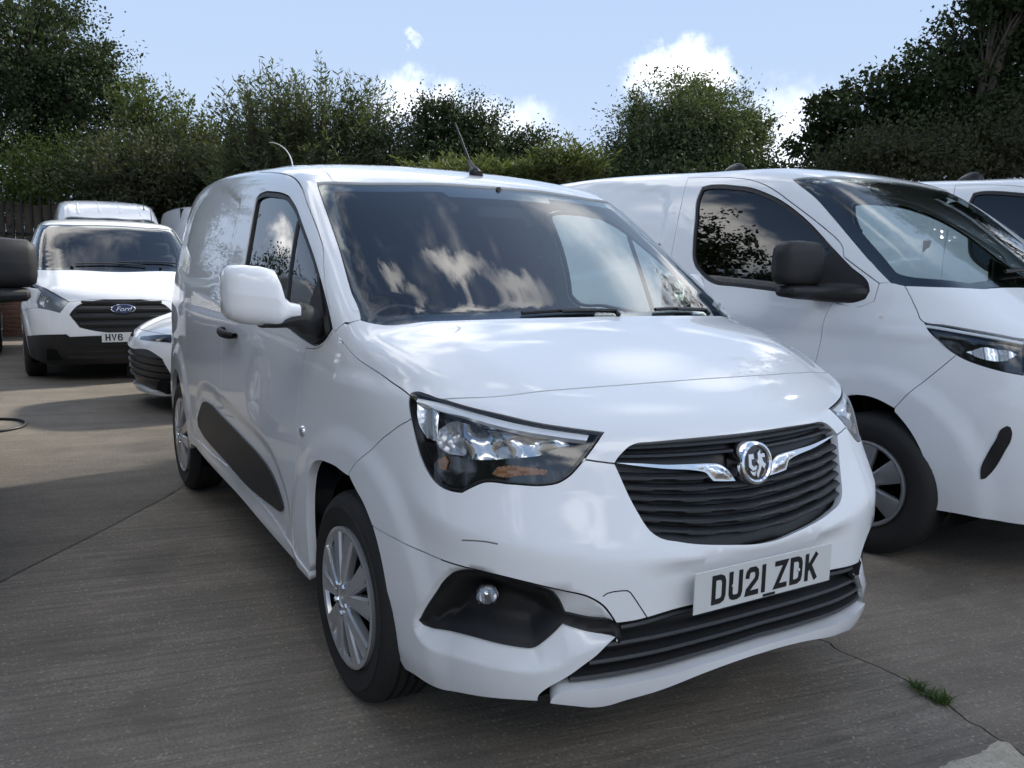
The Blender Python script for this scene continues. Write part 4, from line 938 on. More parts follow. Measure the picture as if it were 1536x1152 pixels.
# front bumper
nose_half = cat(rev(T['bonfront']), T['headtop'][5:], T['headlow'][1:3], T['noseseam'], T['grille'])
panel('nose_panel', [sym(nose_half)], fro, WP, van, h=H, flange=.035)
hl_rest = [p for p in T['headlow'][2:]]
bump_half = cat(T['grillelow'], rev(T['noseseam'])[1:], T['headlow'][2:-1], [T['wingseam'][0]], T['wingseam'][1:], T['archfront'][1:4], T['bumpseam'][1:], T['lgtop'][1:])
tow_uv = None
panel('front_bumper', [sym(bump_half)], fro, WP, van, h=.02, flange=.022, creases=[CREASE_UV])
corner_lp = cat(T['bumpseam'], T['stripup'][1:], T['fog'][1:], T['striplow'][1:], T['diag'][1:], T['bumpbot'][1:], rev(T['archfront'])[1:-3])
panel('bumper_corner', [corner_lp], fro, WP, van, h=.010, flange=.018, mirror=True, creases=[FACET_UV])
strip('bumper_seam', T['bumpseam'][4:], fro, .0034, M['void_black'], van, off=.0005, depth=.001, mirror=True)
strip('tow_cover_seam', T['towcap'], fro, .003, M['void_black'], van, off=.0006, depth=.001)
strip('crease_seam', T['noseseam'][:2], fro, .001, M['void_black'], van, off=-.01, depth=.001)
# fog lamp recess
FOGW = FOG_UV
fog_only = curve2(fro.inv(np.asarray(T['fog'])), .012)
def fog_depth(P, uv):
    k = inside(uv, [fog_only]); dd = pdist(uv, fog_only)
    return np.where(k, -.055 * sstep(0.0, .06, dd), 0.0) + .020
panel('fog_lamp_bezel', [cat(T['stripup'], T['fog'][1:], T['striplow'][1:])], fro, M['black_plastic'], van, h=.014, off=-.012, gap=-.004, extra=fog_depth, flange=.03, mirror=True)
fp = np.array(T['foglamp'][0]); fn = small.grad(fp[None])[0]
for s in (1, -1):
    c = Vector((fp[0], fp[1] * s, fp[2])); nn = Vector((fn[0], fn[1] * s, fn[2])); q = Vector((.92, .38 * -s, 0)).normalized()
    base = c - nn * .045
    mt = MB(); mt.lathe([(.031, -.02), (.031, .022), (.028, .026), (.026, .020)], 28, 'x'); mt.v = [tuple(q.to_track_quat('X', 'Z') @ Vector(v) + base) for v in mt.v]
    fl = mt.build('fog_lamp', M['gloss_black'], van, angle=35)
    r2 = MB(); r2.lathe([(.026, .018), (.020, .002), (.010, -.010), (0, -.012)], 28, 'x'); r2.v = [tuple(q.to_track_quat('X', 'Z') @ Vector(v) + base) for v in r2.v]; r2.build('reflector', M['silver_reflector'], fl, smooth=True)
    g2 = MB(); g2.lathe([(.027, .019), (.022, .024), (.012, .028), (0, .029)], 28, 'x'); g2.v = [tuple(q.to_track_quat('X', 'Z') @ Vector(v) + base) for v in g2.v]; g2.build('lens', M['lamp_glass'], fl, smooth=True)
# lower grille and blade
low_half = cat(rev(T['lgtop']), T['diag'][1:-1], T['bladetop'][2:])
panel('lower_grille', [sym(low_half)], fro, M['satin_black'], van, h=.03, off=-.040, gap=-.012, flange=0)
blade_half = cat(rev(T['bladetop']), rev(T['bladebot'])[1:])
panel('bumper_blade', [sym(blade_half)], fro, WP, van, h=.014, off=.012, flange=.06, corner=50)
dg = np.array(cat(T['lgtop'][:1], T['diag'])); order = np.argsort(dg[:, 2])
lt = np.array(T['lgtop']); bt = np.array(T['bladetop'][2:])
def slat(name, ys, zs, prof, mat, parent, wave=0.0):
    P = small.at_yz(ys, zs); n = small.grad(P); d = small_disp(P)
    n[:, 2] *= .3; n /= np.linalg.norm(n, axis=1, keepdims=True)
    P = P + n * np.minimum(d, .004)[:, None]
    wv = np.clip(np.sin(2 * math.pi * ys / .165) * 8, -1, 1) * wave
    rows = [P + n * a + np.array([0, 0, 1.0]) * (b + (wv[:, None] if wf else 0)) for a, b, wf in prof]
    mb = MB(); mb.grid(np.array(rows)); return mb.build(name, mat, parent, angle=32)
for t in (.10, .36, .62, .86):
    yy = np.linspace(0, 1, 26)
    z0 = .485 - t * .155
    ymax = np.interp(z0 - .005, dg[order][:, 2], -dg[order][:, 1]) + .004
    ys = np.concatenate([-ymax * yy[::-1], ymax * yy[1:]])
    ztop = np.interp(np.abs(ys), [0, .10, .27, .42, .60], [.487, .486, .484, .479, .468]); zbot = np.interp(np.abs(ys), [0, .05, .2, .35, .48, .6], [.341, .339, .33, .318, .310, .30])
    slat('slat', ys, ztop + (zbot - ztop) * t, [(-.045, -.010, 0), (-.012, -.009, 0), (-.007, -.003, 0), (-.010, .004, 0), (-.030, .010, 0), (-.045, .011, 0)], M['grille_plastic'], van)
# main grille
gr_half = cat(T['grille'], rev(T['grillelow'])[::-1])
G2 = np.array([(p[1], p[2]) for p in cat(rev(T['grille']), rev(T['grillelow']))]); G2 = G2[G2[:, 0] < -.01]
gpoly = np.concatenate([[(0.0, .907)], G2, [(0.0, .634)]])
gr_loop = sym(cat(rev(T['grille']), rev(T['grillelow'])))
grille = panel('grille', [gr_loop], fro, M['satin_black'], van, h=.03, off=-.034, gap=-.008, flange=0)
def zcurve(zc, ay): return zc + (0.30 * (0.93 - zc) / .3) * ay**2 * 1.0
for zc in (.888, .864, .806, .778, .750, .722, .694, .666):
    yy = np.linspace(0, .46, 240); okk = inside(np.stack([-yy, zcurve(zc, yy)], -1), [gpoly])
    if not okk.any(): continue
    ym = yy[okk].max() + .002; y0 = .0
    a = np.linspace(0, ym, 40); ys = np.concatenate([-a[::-1], a[1:]]); zs = zcurve(zc, np.abs(ys))
    up = zc > .85
    if up: prof = [(-.034, -.006, 0), (-.010, -.005, 0), (-.006, -.002, 0), (-.012, .004, 0), (-.034, .006, 0)]
    else: prof = [(-.036, -.010, 1), (-.010, -.010, 1), (-.004, -.005, 1), (-.005, .000, 0), (-.016, .007, 0), (-.036, .009, 0)]
    slat('slat', ys, zs, prof, M['grille_plastic'], grille, .0020)
# chrome wings and badge
wl_uv = curve2(fro.inv(np.asarray(T['wingchrome'])), .012)
def wing_h(P, uv): return .010 * sstep(0, .028, pdist(uv, wl_uv))
panel('chrome_wing', [T['wingchrome']], fro, M['soft_chrome'], van, h=.008, gap=0, off=-.004, extra=wing_h, flange=.02, mirror=True)
bc = Vector((.812, 0, .832)); bq = Vector((.985, 0, .17)).normalized()
def badge_to(u, v, hh): 
    upv = Vector((-bq.z, 0, bq.x)); return tuple(bc + Vector((0, 1, 0)) * u + upv * v + bq * hh)
bm_ = MB(); bm_.lathe([(.060, -.045), (.060, .002), (.057, .009), (.051, .011), (.046, .008), (.0445, .002)], 48, 'x')
qt = Matrix((bq, Vector((0, 1, 0)), bq.cross(Vector((0, 1, 0))))).transposed()
bm_.v = [tuple(qt @ Vector(v) + bc) for v in bm_.v]
bad = bm_.build('badge', M['chrome'], van, angle=40)
bd = MB(); bd.lathe([(.0455, .0025), (0, .0035)], 40, 'x'); bd.v = [tuple(qt @ Vector(v) + bc) for v in bd.v]; bd.build('badge_field', M['gloss_black'], bad)
em = MB()
for poly in ([(-.030, .026), (-.012, .026), (-.010, .012), (-.020, .012), (-.020, -.002), (-.012, -.010), (.000, -.006), (-.004, -.016), (-.016, -.020), (-.030, -.008)],
             [(.004, .026), (.016, .036), (.014, .024), (.030, .024), (.032, .014), (.020, .014), (.024, .002), (.034, -.006), (.026, -.018), (.018, -.008), (.012, -.020), (.006, -.030), (.002, -.040), (-.004, -.030), (.004, -.018), (.008, -.006), (.000, .004), (.006, .012)],
             [(-.028, -.018), (-.012, -.024), (-.006, -.020), (-.010, -.034), (-.020, -.030)]):
    em.prism(poly, lambda u, v, hh: badge_to(u, v, .003 + hh), .005)
em.build('badge_emblem', M['lamp_reflector'], bad)
# number plate
pl, C0, rt_, up_, nr_ = number_plate(van, (.881, -.006, .533), (1, 0, .0), 'DU21 ZDK')
mk = MB(); mk.box(C0 + up_ * -.0485 + rt_ * .012 + nr_ * .0025, (.012 * .2, .046, .007)); mk.build('maker_strip', M['plate_ink'], pl)
for sgn in (-1, 1):
    sc = MB(); sc.lathe([(.005, 0), (.004, .002), (0, .0025)], 12, 'x'); sc.v = [tuple(Vector(v) + C0 + rt_ * (.125 * sgn) + nr_ * .0028) for v in sc.v]; sc.build('screw', M['plate_white'], pl)
# headlights
BAR_UV = curve2(fro.inv(np.asarray(T['hchrome'][:8])), .012, False)
hl_loop = cat(T['headtop'], T['headlow'][1:])
for s in (0, 1):
    mir = bool(s)
    def one(name, loop, mat, parent, off, h=.02, flange=.0, extra=None, gap=0.0, corner=34):
        a = panel(name, [loop], fro, mat, parent, h=h, off=off, flange=flange, extra=extra, gap=gap, corner=corner)
        if mir:
            a.data = a.data.copy()
            nrm = None
            me = a.data
            me.transform(Matrix.Diagonal((1, -1, 1, 1))); me.flip_normals()
        return a
    hp = one('headlight', hl_loop, M['dark_reflector'], van, -.060, gap=.004)
    one('headlight_rim', cat(hl_loop), M['satin_black'], hp, -.001, flange=.05) if False else None
    rimu = curve2(fro.inv(hl_loop), .012)
    a = panel('rim', [inset(rimu, .0015), inset(rimu, .0075)], fro, M['satin_black'], hp, h=.012, ready=True, off=-.002, gap=0, flange=.055)
    if mir: a.data.transform(Matrix.Diagonal((1, -1, 1, 1))); a.data.flip_normals()
    one('light_bar', T['hchrome'], M['lamp_bar'], hp, -.009, h=.008, flange=.02, extra=lambda P, uv: .006 * sstep(0, .022, pdist(uv, BAR_UV, False)))
    one('corner_reflector', T['hcorner'], M['lamp_reflector'], hp, -.022, h=.012, flange=.03, extra=lambda P, uv: .010 * np.sin(uv[:, 0] * 90))
    one('reflector_panel', cat(rev(T['hchrome'])[2:7], T['hcorner'][3:5], T['hblack'][2:9]), M['silver_reflector'], hp, -.034, h=.008, extra=lambda P, uv: .011 * np.sin(uv[:, 0] * 52 + uv[:, 1] * 18) + .004 * np.sin(uv[:, 1] * 70 + 1))
    one('lower_bezel', T['hblack'], M['gloss_black'], hp, -.016, h=.014, flange=.03)
    one('indicator', T['hamber'], M['amber_lens'], hp, -.010, h=.008, flange=.006, extra=lambda P, uv: .0016 * np.sin(uv[:, 0] * 900))
    one('side_indicator', T['hamber2'], M['amber_lens'], hp, -.011, h=.008, flange=.004)
    for (k, rad) in (('hbowlA', .060), ('hbowlB', .048)):
        c = np.array(T[k][0]); n = small.grad(c[None])[0]
        c = Vector((c[0], c[1], c[2])) ; ax = Vector((.94, -.30, .02)).normalized()
        base = c - Vector(n) * .026 - Vector((0, 0, .012))
        mb = MB(); mb.lathe([(rad, .0), (rad * .97, -.012), (rad * .8, -.032), (rad * .5, -.048), (rad * .2, -.054)], 12, 'x')
        mb.lathe([(.013, -.056), (.013, -.022), (.010, -.016), (0, -.014)], 12, 'x')
        mb.lathe([(rad * .22, -.012), (rad * .22, -.004), (0, -.002)], 16, 'x')
        qq = ax.to_track_quat('X', 'Z')
        mb.v = [tuple((lambda p: (p.x, -p.y, p.z) if mir else tuple(p))(qq @ Vector((v[0], v[1] * 1.15, v[2] * .78)) + base)) for v in mb.v]
        mb.build('reflector_bowl', M['lamp_reflector'], hp, angle=20)
    one('lens', hl_loop, M['lamp_glass'], hp, -.001, h=.02, gap=.003)
# mirrors
for s in (-1, 1):
    mir = s > 0
    sec = [(-1.168, -.215, 1.255, .012, .030), (-1.163, -.215, 1.255, .045, .066), (-1.150, -.212, 1.253, .062, .080), (-1.115, -.207, 1.248, .072, .088), (-1.06, -.200, 1.243, .075, .089), (-1.025, -.198, 1.238, .074, .086), (-1.008, -.20, 1.222, .068, .068), (-.995, -.20, 1.205, .055, .040), (-.975, -.20, 1.200, .045, .026), (-.945, -.20, 1.198, .040, .021)]
    m_ = shell_loft(sec, 28, 3.2); mo = m_.build('door_mirror', WP, van, smooth=True, mirror=mir, angle=60)
    a_ = shell_loft([(-1.06, -.195, 1.158, .050, .010), (-1.02, -.20, 1.160, .052, .014), (-.955, -.21, 1.172, .050, .026), (-.925, -.225, 1.172, .060, .050), (-.885, -.26, 1.16, .062, .052), (-.86, -.27, 1.15, .05, .045)], 20, 2.6)
    a_.build('mirror_arm', M['black_plastic'], mo, mirror=mir, angle=50)
    g_ = MB(); g_.grid([[(-.277, y, z) for z in (1.185, 1.315)] for y in (-1.145, -1.03)]); g_.build('mirror_glass', M['chrome'], mo, mirror=mir)
    if mir:   # folded back
        FM = Matrix.Translation((-.27, .88, 0)) @ Matrix.Rotation(R_(104), 4, 'Z') @ Matrix.Translation((.27, -.88, 0))
        for q_ in [mo] + list(mo.children): q_.data.transform(FM)
# handles, repeater lamp, wipers, aerial
for s in (-1, 1):
    mir = s > 0
    yb = small.at_xz(-1.36, 1.03)[0][1]
    rows = []
    for t in np.linspace(0, 1, 12):
        xx = -1.47 + .22 * t; zc = 1.045 - .012 * t; bul = math.sin(t * math.pi)**.5
        rows.append([(xx, yb - .012 - .034 * bul + .012 * math.cos(a), zc + .019 * math.sin(a) * (.6 + .4 * bul)) for a in np.linspace(0, 2 * math.pi, 13)])
    hb = MB(); hb.grid(rows); hb.build('door_handle', M['black_plastic'], van, smooth=True, mirror=mir)
    b0 = np.array(T['bolt'][0]); rb = MB(); rb.lathe([(.020, -.004), (.019, .004), (.014, .008), (.006, .009), (0, .007)], 20, 'y'); rb.v = [tuple(Vector((v[0], -v[1] + 0, v[2])) + Vector(b0)) for v in rb.v]
    rb.build('side_repeater', M['lamp_reflector'], van, smooth=True, mirror=mir)
def on_screen(x, y, h=.0): 
    P = cyl.inv(np.array([[x, y, 1.2]])); q = small.along(np.array([[x, y, .9]]), (0, 0, 1))[0]; return Vector(q) + Vector((.5, 0, .85)) * h
for (px, py, tx, ty) in ((.098, .06, .088, -.30), (.030, .54, .082, .26)):
    w = MB(); P0 = on_screen(px, py, .004); P1 = on_screen(tx, ty, .006)
    mid = [P0.lerp(P1, t) for t in np.linspace(0, 1, 6)]
    mid = [on_screen(p.x - .004, p.y, .007) for p in mid]
    w.tube([P0 + Vector((.02, 0, -.01))] + mid[:4], [.010, .009, .007, .006, .005], 6)
    w.tube([p + Vector((-.012, 0, .002)) for p in mid[1:]], .0065, 6)
    w.build('wiper', M['satin_black'], van, angle=50)
an = MB(); ab = small.along(np.array([[-.86, 0.02, .9]]), (0, 0, 1))[0]
an.tube([Vector(ab) + Vector((.03, 0, -.012)), Vector(ab) + Vector((.012, 0, .010)), Vector(ab) + Vector((-.012, 0, .032)), Vector(ab) + Vector((-.04, 0, .065))], [.031, .024, .013, .006], 10)
an.tube([Vector(ab) + Vector((-.01, 0, .03)), Vector(ab) + Vector((-.06, 0, .09)), Vector(ab) + Vector((-.13, 0, .18)), Vector(ab) + Vector((-.17, 0, .235))], [.007, .006, .0045, .003], 6)
an.build('roof_aerial', M['satin_black'], van, smooth=True)
cw = MB(); cb_ = small.along(np.array([[-1.45, -.58, .9]]), (0, 0, 1))[0]
cw.tube([Vector(cb_) + Vector((-.17 * (1 - math.cos(a)), -.065 * (1 - math.cos(a)), -.01 + .125 * math.sin(a))) for a in np.linspace(0, 1.5, 14)], list(np.linspace(.0032, .0014, 14)), 6)
cw.build('whip_aerial', M['label_white'], van, smooth=True)
cowl = MB(); cpts = [on_screen(p[0], p[1], .004) for p in [np.array(q) * [1, k, 1] for k in (1,) for q in T['bonrear'][5:]]]
# wheels and liners
for sx, ph in ((0.0, 1.57 + .10), (-2.785, 1.57 - .15)):
    for s in (-1, 1):
        wh = empty('wheel', (0, 0, 0)) if False else None
        wheel(van, (sx, s * .868, .326), .326, .205, s, .214, 'paired', ph)
        wheel_well(van, sx, s * (.80 if sx == 0 else .83), .335, .385, .30, s)
ub = MB(); ub.box((-1.35, 0, .30), (4.0, 1.36, .10)); ub.box((.50, 0, .31), (.36, 1.2, .12)); ub.build('underbody', M['void_black'], van)
# cabin
cab = MB(); cab.box((-1.58, 0, .85), (.05, 1.66, 1.0)); cab.box((-1.60, 0, 1.48), (.05, 1.40, .5)); cab.build('bulkhead', M['interior_grey'], van)
fl_ = MB(); fl_.box((-.75, 0, .42), (1.7, 1.62, .10)); fl_.build('cabin_floor', M['interior_grey'], van)
ds = MB()
rows = []
for y in np.linspace(-.76, .76, 15):
    hump = .03 * math.exp(-((y + .38) / .2)**2); e = .10 * (abs(y) / .76)**4
    rows.append([(.05 - e, y, 1.10), (-.06 - e, y, 1.125), (-.25 - e, y, 1.10 + hump), (-.40 - e, y, 1.085 + hump), (-.47 - e, y, 1.03), (-.45 - e, y, .85), (-.30, y, .55)])
ds.grid(rows); ds.build('dashboard', M['interior_grey'], van, smooth=True)
for (yc, wdt) in ((-.40, .50), (.22, .42), (.60, .40)):
    st = MB(); st.box((-1.08, yc, .72), (.52, wdt, .16), None, .04); st.box((-1.36, yc, 1.06), (.14, wdt, .66), Matrix.Rotation(R_(-12), 4, 'Y'), .05); st.box((-1.42, yc, 1.47), (.09, .26, .16), Matrix.Rotation(R_(-8), 4, 'Y'), .035)
    st.build('seat', M['seat_cloth'], van, angle=40)
sw = MB(); sw.tube([Vector((-.60, -.40, 1.02)) + Matrix.Rotation(R_(-28), 3, 'Y') @ Vector((0, .185 * math.cos(a), .185 * math.sin(a))) for a in np.linspace(0, 2 * math.pi, 28)], .014, 8, False)
sw.box((-.59, -.40, 1.0), (.05, .34, .05), Matrix.Rotation(R_(-28), 4, 'Y'), .01); sw.build('steering_wheel', M['satin_black'], van, angle=50)
im = MB(); im.box((-.62, .02, 1.56), (.03, .22, .06), None, .01); im.tube([(-.61, .02, 1.58), (-.64, .02, 1.66)], .01, 6); im.build('rear_view_mirror', M['satin_black'], van)
hd = MB(); hd.grid([[(x, y, small.along(np.array([[x, y, .9]]), (0, 0, 1))[0][2] - .05) for y in np.linspace(-.58, .58, 7)] for x in (-.80, -1.0, -1.3, -1.58)]); hd.build('headlining', M['headliner'], van, smooth=True)
pp = MB(); pp.box((-.20, -.05, 1.128), (.20, .28, .004), Matrix.Rotation(R_(6), 4, 'Y')); pp.build('paper_sheet', M['label_white'], van)

simple('scuff_grey', (0.20, 0.20, 0.20), 0.7)
strip('scuff_mark', [(.58, -.764, .666), (.609, -.745, .671), (.632, -.73, .673), (.658, -.708, .671)], fro, .004, M['scuff_grey'], van, off=.0004, depth=.0004)
# ------------------------------------------------------------------ the larger vans
TB = TRACE['B']; TC = TRACE['C']
big = Body(LARGE_SHAPE)
bcyl = Chart(big, 'cyl', (0, 0, 1.05), .9)
bfro = Chart(big, 'front', (-.3, 0, .75), 1.15)
btail = Chart(big, 'tail', (-3.1, 0, 1.05), 1.0)
REC2 = curve2(np.array([(-1.52, 1.84), (-1.50, 1.45), (-1.53, 1.36), (-3.6, 1.36), (-3.75, 1.42), (-3.8, 1.6), (-3.72, 1.80), (-3.6, 1.845)]), .06)
def big_disp(P):
    x, ay, z = P[:, 0], np.abs(P[:, 1]), P[:, 2]
    d = np.zeros(len(P)); m = (ay > .7) & (z < 1.25)
    if m.any():
        for xc in (-.02, -3.1):
            r = np.hypot(x[m] - xc, z[m] - .34)
            d[m] += .016 * (1 - sstep(.50, .60, r)) * sstep(.6, .75, ay[m])
        d[m] += .010 * sstep(1.02, 1.10, z[m]) * (1 - sstep(1.10, 1.22, z[m]))
        d[m] -= .012 * sstep(.55, .62, z[m]) * (1 - sstep(.72, .80, z[m])) * (1 - sstep(-.75, -.6, x[m]))
    m = (ay > .6) & (z > 1.2) & (x < -1.4)
    if m.any():
        q = np.stack([x[m], z[m]], -1); k = inside(q, [REC2])
        d[m] -= np.where(k, .014 * sstep(0, .05, pdist(q, REC2)), 0)
    m = (z > 1.05) & (x > .0)
    if m.any(): d[m] -= .012 * sstep(.55, .70, ay[m]) * sstep(1.05, 1.12, z[m])
    return d
big.disp = big_disp
def bx(x, z): return big.at_xz(x, z)[0]
def by(y, z): return big.at_yz(y, z)[0]
base_c = np.array([.455, -.02, 1.285])
bws_half = cat(rev(TB['wstop']), TB['ws'][1:], TB['base'][1:], [base_c])
bsail = [bx(-.22, 1.195), bx(-.11, 1.185), bx(-.045, 1.215), bx(-.04, 1.30)]
bdoor_rear = [bx(-1.37, 1.3), bx(-1.36, 1.0), bx(-1.35, .7), bx(-1.35, .45)]
bdoor_front = [bx(-.36, .42)] + [bx(-.345, .6), bx(-.33, .8)] + [p for p in rev(TB['doorfront'])]
barch = [bx(-.02 + (.36 if a < math.pi / 2 else .40) * math.cos(a), .345 + .425 * math.sin(a)) for a in np.linspace(math.pi * .5, math.pi + .12, 14)]
barch_r = [bx(-3.1 + .40 * math.cos(a), .345 + .425 * math.sin(a)) for a in np.linspace(-.12, math.pi + .12, 24)]
b_tail = [bcyl.base(np.array([[-3.93, v * .9]]))[0] for v in np.linspace(-.60, math.pi / 2, 16)]
BH = .032
def big_common(root, mat, hi=True):
    h = BH if hi else .05
    panel('body_shell', [sym(cat(rev(TB['wstop']), TB['ws'][1:], bsail[::-1][:1], rev(TB['doortop'])[:0], TB['doortop'], TB['doorrear'][1:], bdoor_rear, [bx(-1.9, .42), bx(-2.6, .42)], barch_r, [bx(-3.6, .42)], b_tail))], bcyl, mat, root, h=h)
    panel('rear_door', [np.concatenate([np.array(b_tail), np.array(b_tail)[::-1] * [1, -1, 1]])], btail, mat, root, h=.08, gap=.004)
    door_lp = cat(bdoor_front, bsail, TB['doortop'], TB['doorrear'][1:], bdoor_rear)
    panel('front_door', [door_lp, TB['win']], bcyl, mat, root, h=h, mirror=True)
    u = curve2(bcyl.inv(np.asarray(TB['win'])), .018)
    panel('window_seal', [u, inset(u, .020)], bcyl, M['seal_rubber'], root, h=.03, ready=True, off=-.004, flange=.014, mirror=True)
    dg_ = panel('door_glass', [inset(u, .014)], bcyl, M['privacy_glass'], root, h=.05, ready=True, off=-.012, flange=0, mirror=True)
    dg_[1].data.materials[0] = M['side_glass']
    sl = [bx(-.02, 1.275) * [1, 1, 1], bx(-.10, 1.37), bx(-.17, 1.42), bx(-.40, 1.235), bx(-.30, 1.215), bx(-.14, 1.215), bx(-.085, 1.235)]
    panel('mirror_mount', [np.array([bx(-.10, 1.295), bx(-.22, 1.385), bx(-.34, 1.45), bx(-.36, 1.25), bx(-.27, 1.222), bx(-.15, 1.222), bx(-.09, 1.25)])], bcyl, M['black_plastic'], root, h=.04, off=.006, flange=.02, mirror=True)
    panel('windscreen', [sym(bws_half)], bcyl, M['windscreen_glass'], root, h=.05, flange=0, off=-.006)
    wu_ = curve2(bcyl.inv(sym(bws_half)), .03)
    panel('windscreen_border', [wu_, inset(wu_, .055)], bcyl, M['frit_black'], root, h=.04, ready=True, flange=0, off=-.010, gap=0)
    panel('sill', [cat([bx(-.42, .43), bx(-1.2, .43), bx(-2.6, .43), bx(-2.62, .30), bx(-1.3, .29), bx(-.42, .29)])], bcyl, mat, root, h=.06, off=.002, flange=.05, mirror=True)
    for s in (-1, 1):
        mir = s > 0
        hs = shell_loft([(-1.235, -.36, 1.385, .015, .05), (-1.228, -.36, 1.385, .048, .085), (-1.20, -.36, 1.387, .066, .104), (-1.10, -.355, 1.388, .078, .110), (-1.01, -.345, 1.386, .074, .108), (-.985, -.34, 1.383, .058, .095), (-.978, -.34, 1.383, .02, .06)], 28, 3.4)
        mo = hs.build('door_mirror', M['black_plastic'], root, mirror=mir, angle=55)
        ar = shell_loft([(-1.205, -.35, 1.252, .02, .012), (-1.19, -.35, 1.252, .055, .028), (-1.10, -.345, 1.250, .066, .036), (-1.0, -.33, 1.246, .066, .038), (-.955, -.27, 1.246, .10, .044), (-.925, -.22, 1.25, .13, .05), (-.90, -.20, 1.25, .12, .04)], 22, 2.8)
        ar.build('mirror_arm', M['black_plastic'], mo, mirror=mir, angle=55)
        gm = MB(); gm.grid([[(-.432, y, z) for z in (1.31, 1.46)] for y in (-1.19, -1.0)]); gm.build('mirror_glass', M['chrome'], mo, mirror=mir)
        yb = bx(-1.2, 1.13)[1]
        rows = []
        for t in np.linspace(0, 1, 10):
            bul = math.sin(t * math.pi)**.5
            rows.append([(-1.28 + .2 * t, yb - .012 - .03 * bul + .011 * math.cos(a), 1.12 + .018 * math.sin(a)) for a in np.linspace(0, 2 * math.pi, 11)])
        hb = MB(); hb.grid(rows); hb.build('door_handle', M['black_plastic'], root, smooth=True, mirror=mir)
    for sx in (0.0, -3.1):
        for s in (-1, 1):
            wheel(root, (sx, s * .965, .343), .343, .215, s, .205, 'six', 1.57 + sx, fine=hi)
            wheel_well(root, sx - (.02 if sx == 0 else 0), s * .90, .345, .42, .32, s)
    ub = MB(); ub.box((-1.5, 0, .33), (4.6, 1.5, .12)); ub.box((.6, 0, .33), (.36, 1.4, .12)); ub.build('underbody', M['void_black'], root)
    cb2 = MB(); cb2.box((-1.52, 0, .95), (.05, 1.8, 1.1)); cb2.box((-1.56, 0, 1.65), (.05, 1.45, .42)); cb2.build('bulkhead', M['interior_grey'], root)
    ds = MB(); rows = []
    for y in np.linspace(-.84, .84, 11):
        e = .28 * (abs(y) / .84)**3
        rows.append([(.36 - e, y, 1.17), (.18 - e, y, 1.20), (-.02 - e * .7, y, 1.18), (-.20, y, 1.10), (-.18, y, .9), (-.05, y, .5)])
    ds.grid(rows); ds.build('dashboard', M['interior_grey'], root, smooth=True)
    for yc, wd in ((-.48, .5), (.2, .45), (.62, .4)):
        st = MB(); st.box((-.85, yc, .80), (.52, wd, .18), None, .04); st.box((-1.14, yc, 1.17), (.14, wd, .68), Matrix.Rotation(R_(-10), 4, 'Y'), .05); st.box((-1.2, yc, 1.58), (.09, .26, .18), None, .035)
        st.build('seat', M['seat_cloth'], root, angle=40)
    for (p0, p1) in (((.33, .30), (.30, -.42)), ((.20, .72), (.29, .02))):
        w = MB(); pts = []
        for t in np.linspace(0, 1, 7):
            x_, y_ = p0[0] + (p1[0] - p0[0]) * t, p0[1] + (p1[1] - p0[1]) * t
            q = big.along(np.array([[x_, y_, 1.0]]), (0, 0, 1))[0]; pts.append(Vector(q) + Vector((.55, 0, .8)) * .014)
        w.tube(pts, .009, 6); w.build('wiper', M['satin_black'], root, angle=50)
def big_front(root, mat, front, HT, HL, j, seam, hi=True, grille_loop=None):
    """bonnet, wings, nose and lamps; front: bonnet edge from centre to lamp tip, HT/HL lamp edges from the rear tip, j index of HL where the wing seam starts"""
    h = BH if hi else .05
    bs = TB['bonside'][2:]
    panel('bonnet', [sym(cat(front, rev(HT), rev(bs), TB['base'][2:], [base_c]))], bfro, mat, root, h=h)
    panel('front_wing', [cat(TB['bonside'], HL[:j + 1], seam, barch, bdoor_front, bsail)], bfro, mat, root, h=h, mirror=True)
    loops = [sym(cat(front, rev(HL[j:])[1:] if not np.allclose(front[-1], HL[-1]) else rev(HL[j:])[1:], seam, TB['arch'][5:], TB['bot'][:2], [by(-.80, .28), by(-.6, .28), by(-.3, .28), by(-.03, .28)]))]
    if grille_loop is not None: loops.append(grille_loop)
    panel('front_bumper', loops, bfro, mat, root, h=h, flange=.04)
    lp = cat(HT, rev(HL)[1:-1])
    hl = panel('headlight', [lp], bfro, M['dark_reflector'], root, h=.04, off=-.030, flange=0, mirror=True)
    panel('headlight_lens', [lp], bfro, M['lamp_glass'], root, h=.04, off=-.001, gap=.003, flange=.03, mirror=True)
    return hl
# right-hand van -------------------------------------------------
RV = empty('panel_van', (-.2045, 2.7391, 0), R_(4.738))
tag(RV, 'large white panel van parked on the right with black mirror and slim dark headlight', 'van')
bonf = [by(y, z) for y, z in ((-.03, 1.055), (-.2, 1.055), (-.4, 1.06), (-.62, 1.07))]
big_common(RV, WP)
HT = np.array(TB['headtop']); HL = np.array(TB['head'] + [by(-.66, 1.0).tolist()])
hl = big_front(RV, WP, bonf + [HT[-1] * .5 + by(-.70, 1.075) * .5], HT, HL, 4, TB['seam'])
for o_ in hl:
    o_.data.materials[0] = M['gloss_black']
for o_ in hl[:1]:
    panel('headlamp_reflector', [TB['hled']], bfro, M['lamp_reflector'], o_, h=.02, off=-.018, flange=.02, extra=lambda P, uv: .012 * np.sin(uv[:, 0] * 70))
    strip('light_strip', [p for p in np.array(TB['headtop']) - [0, 0, .016]], bfro, .016, M['lamp_bar'], o_, off=-.008)
panel('bumper_vent', [TB['slot']], bfro, M['satin_black'], RV, h=.02, off=.004, flange=.012, gap=0, mirror=True)
panel('grille', [sym([by(y, z) for y, z in ((-.03, .98), (-.3, .98), (-.5, .95), (-.54, .80), (-.45, .62), (-.2, .56), (-.03, .56))])], bfro, M['satin_black'], RV, h=.05, off=.004, flange=.012)
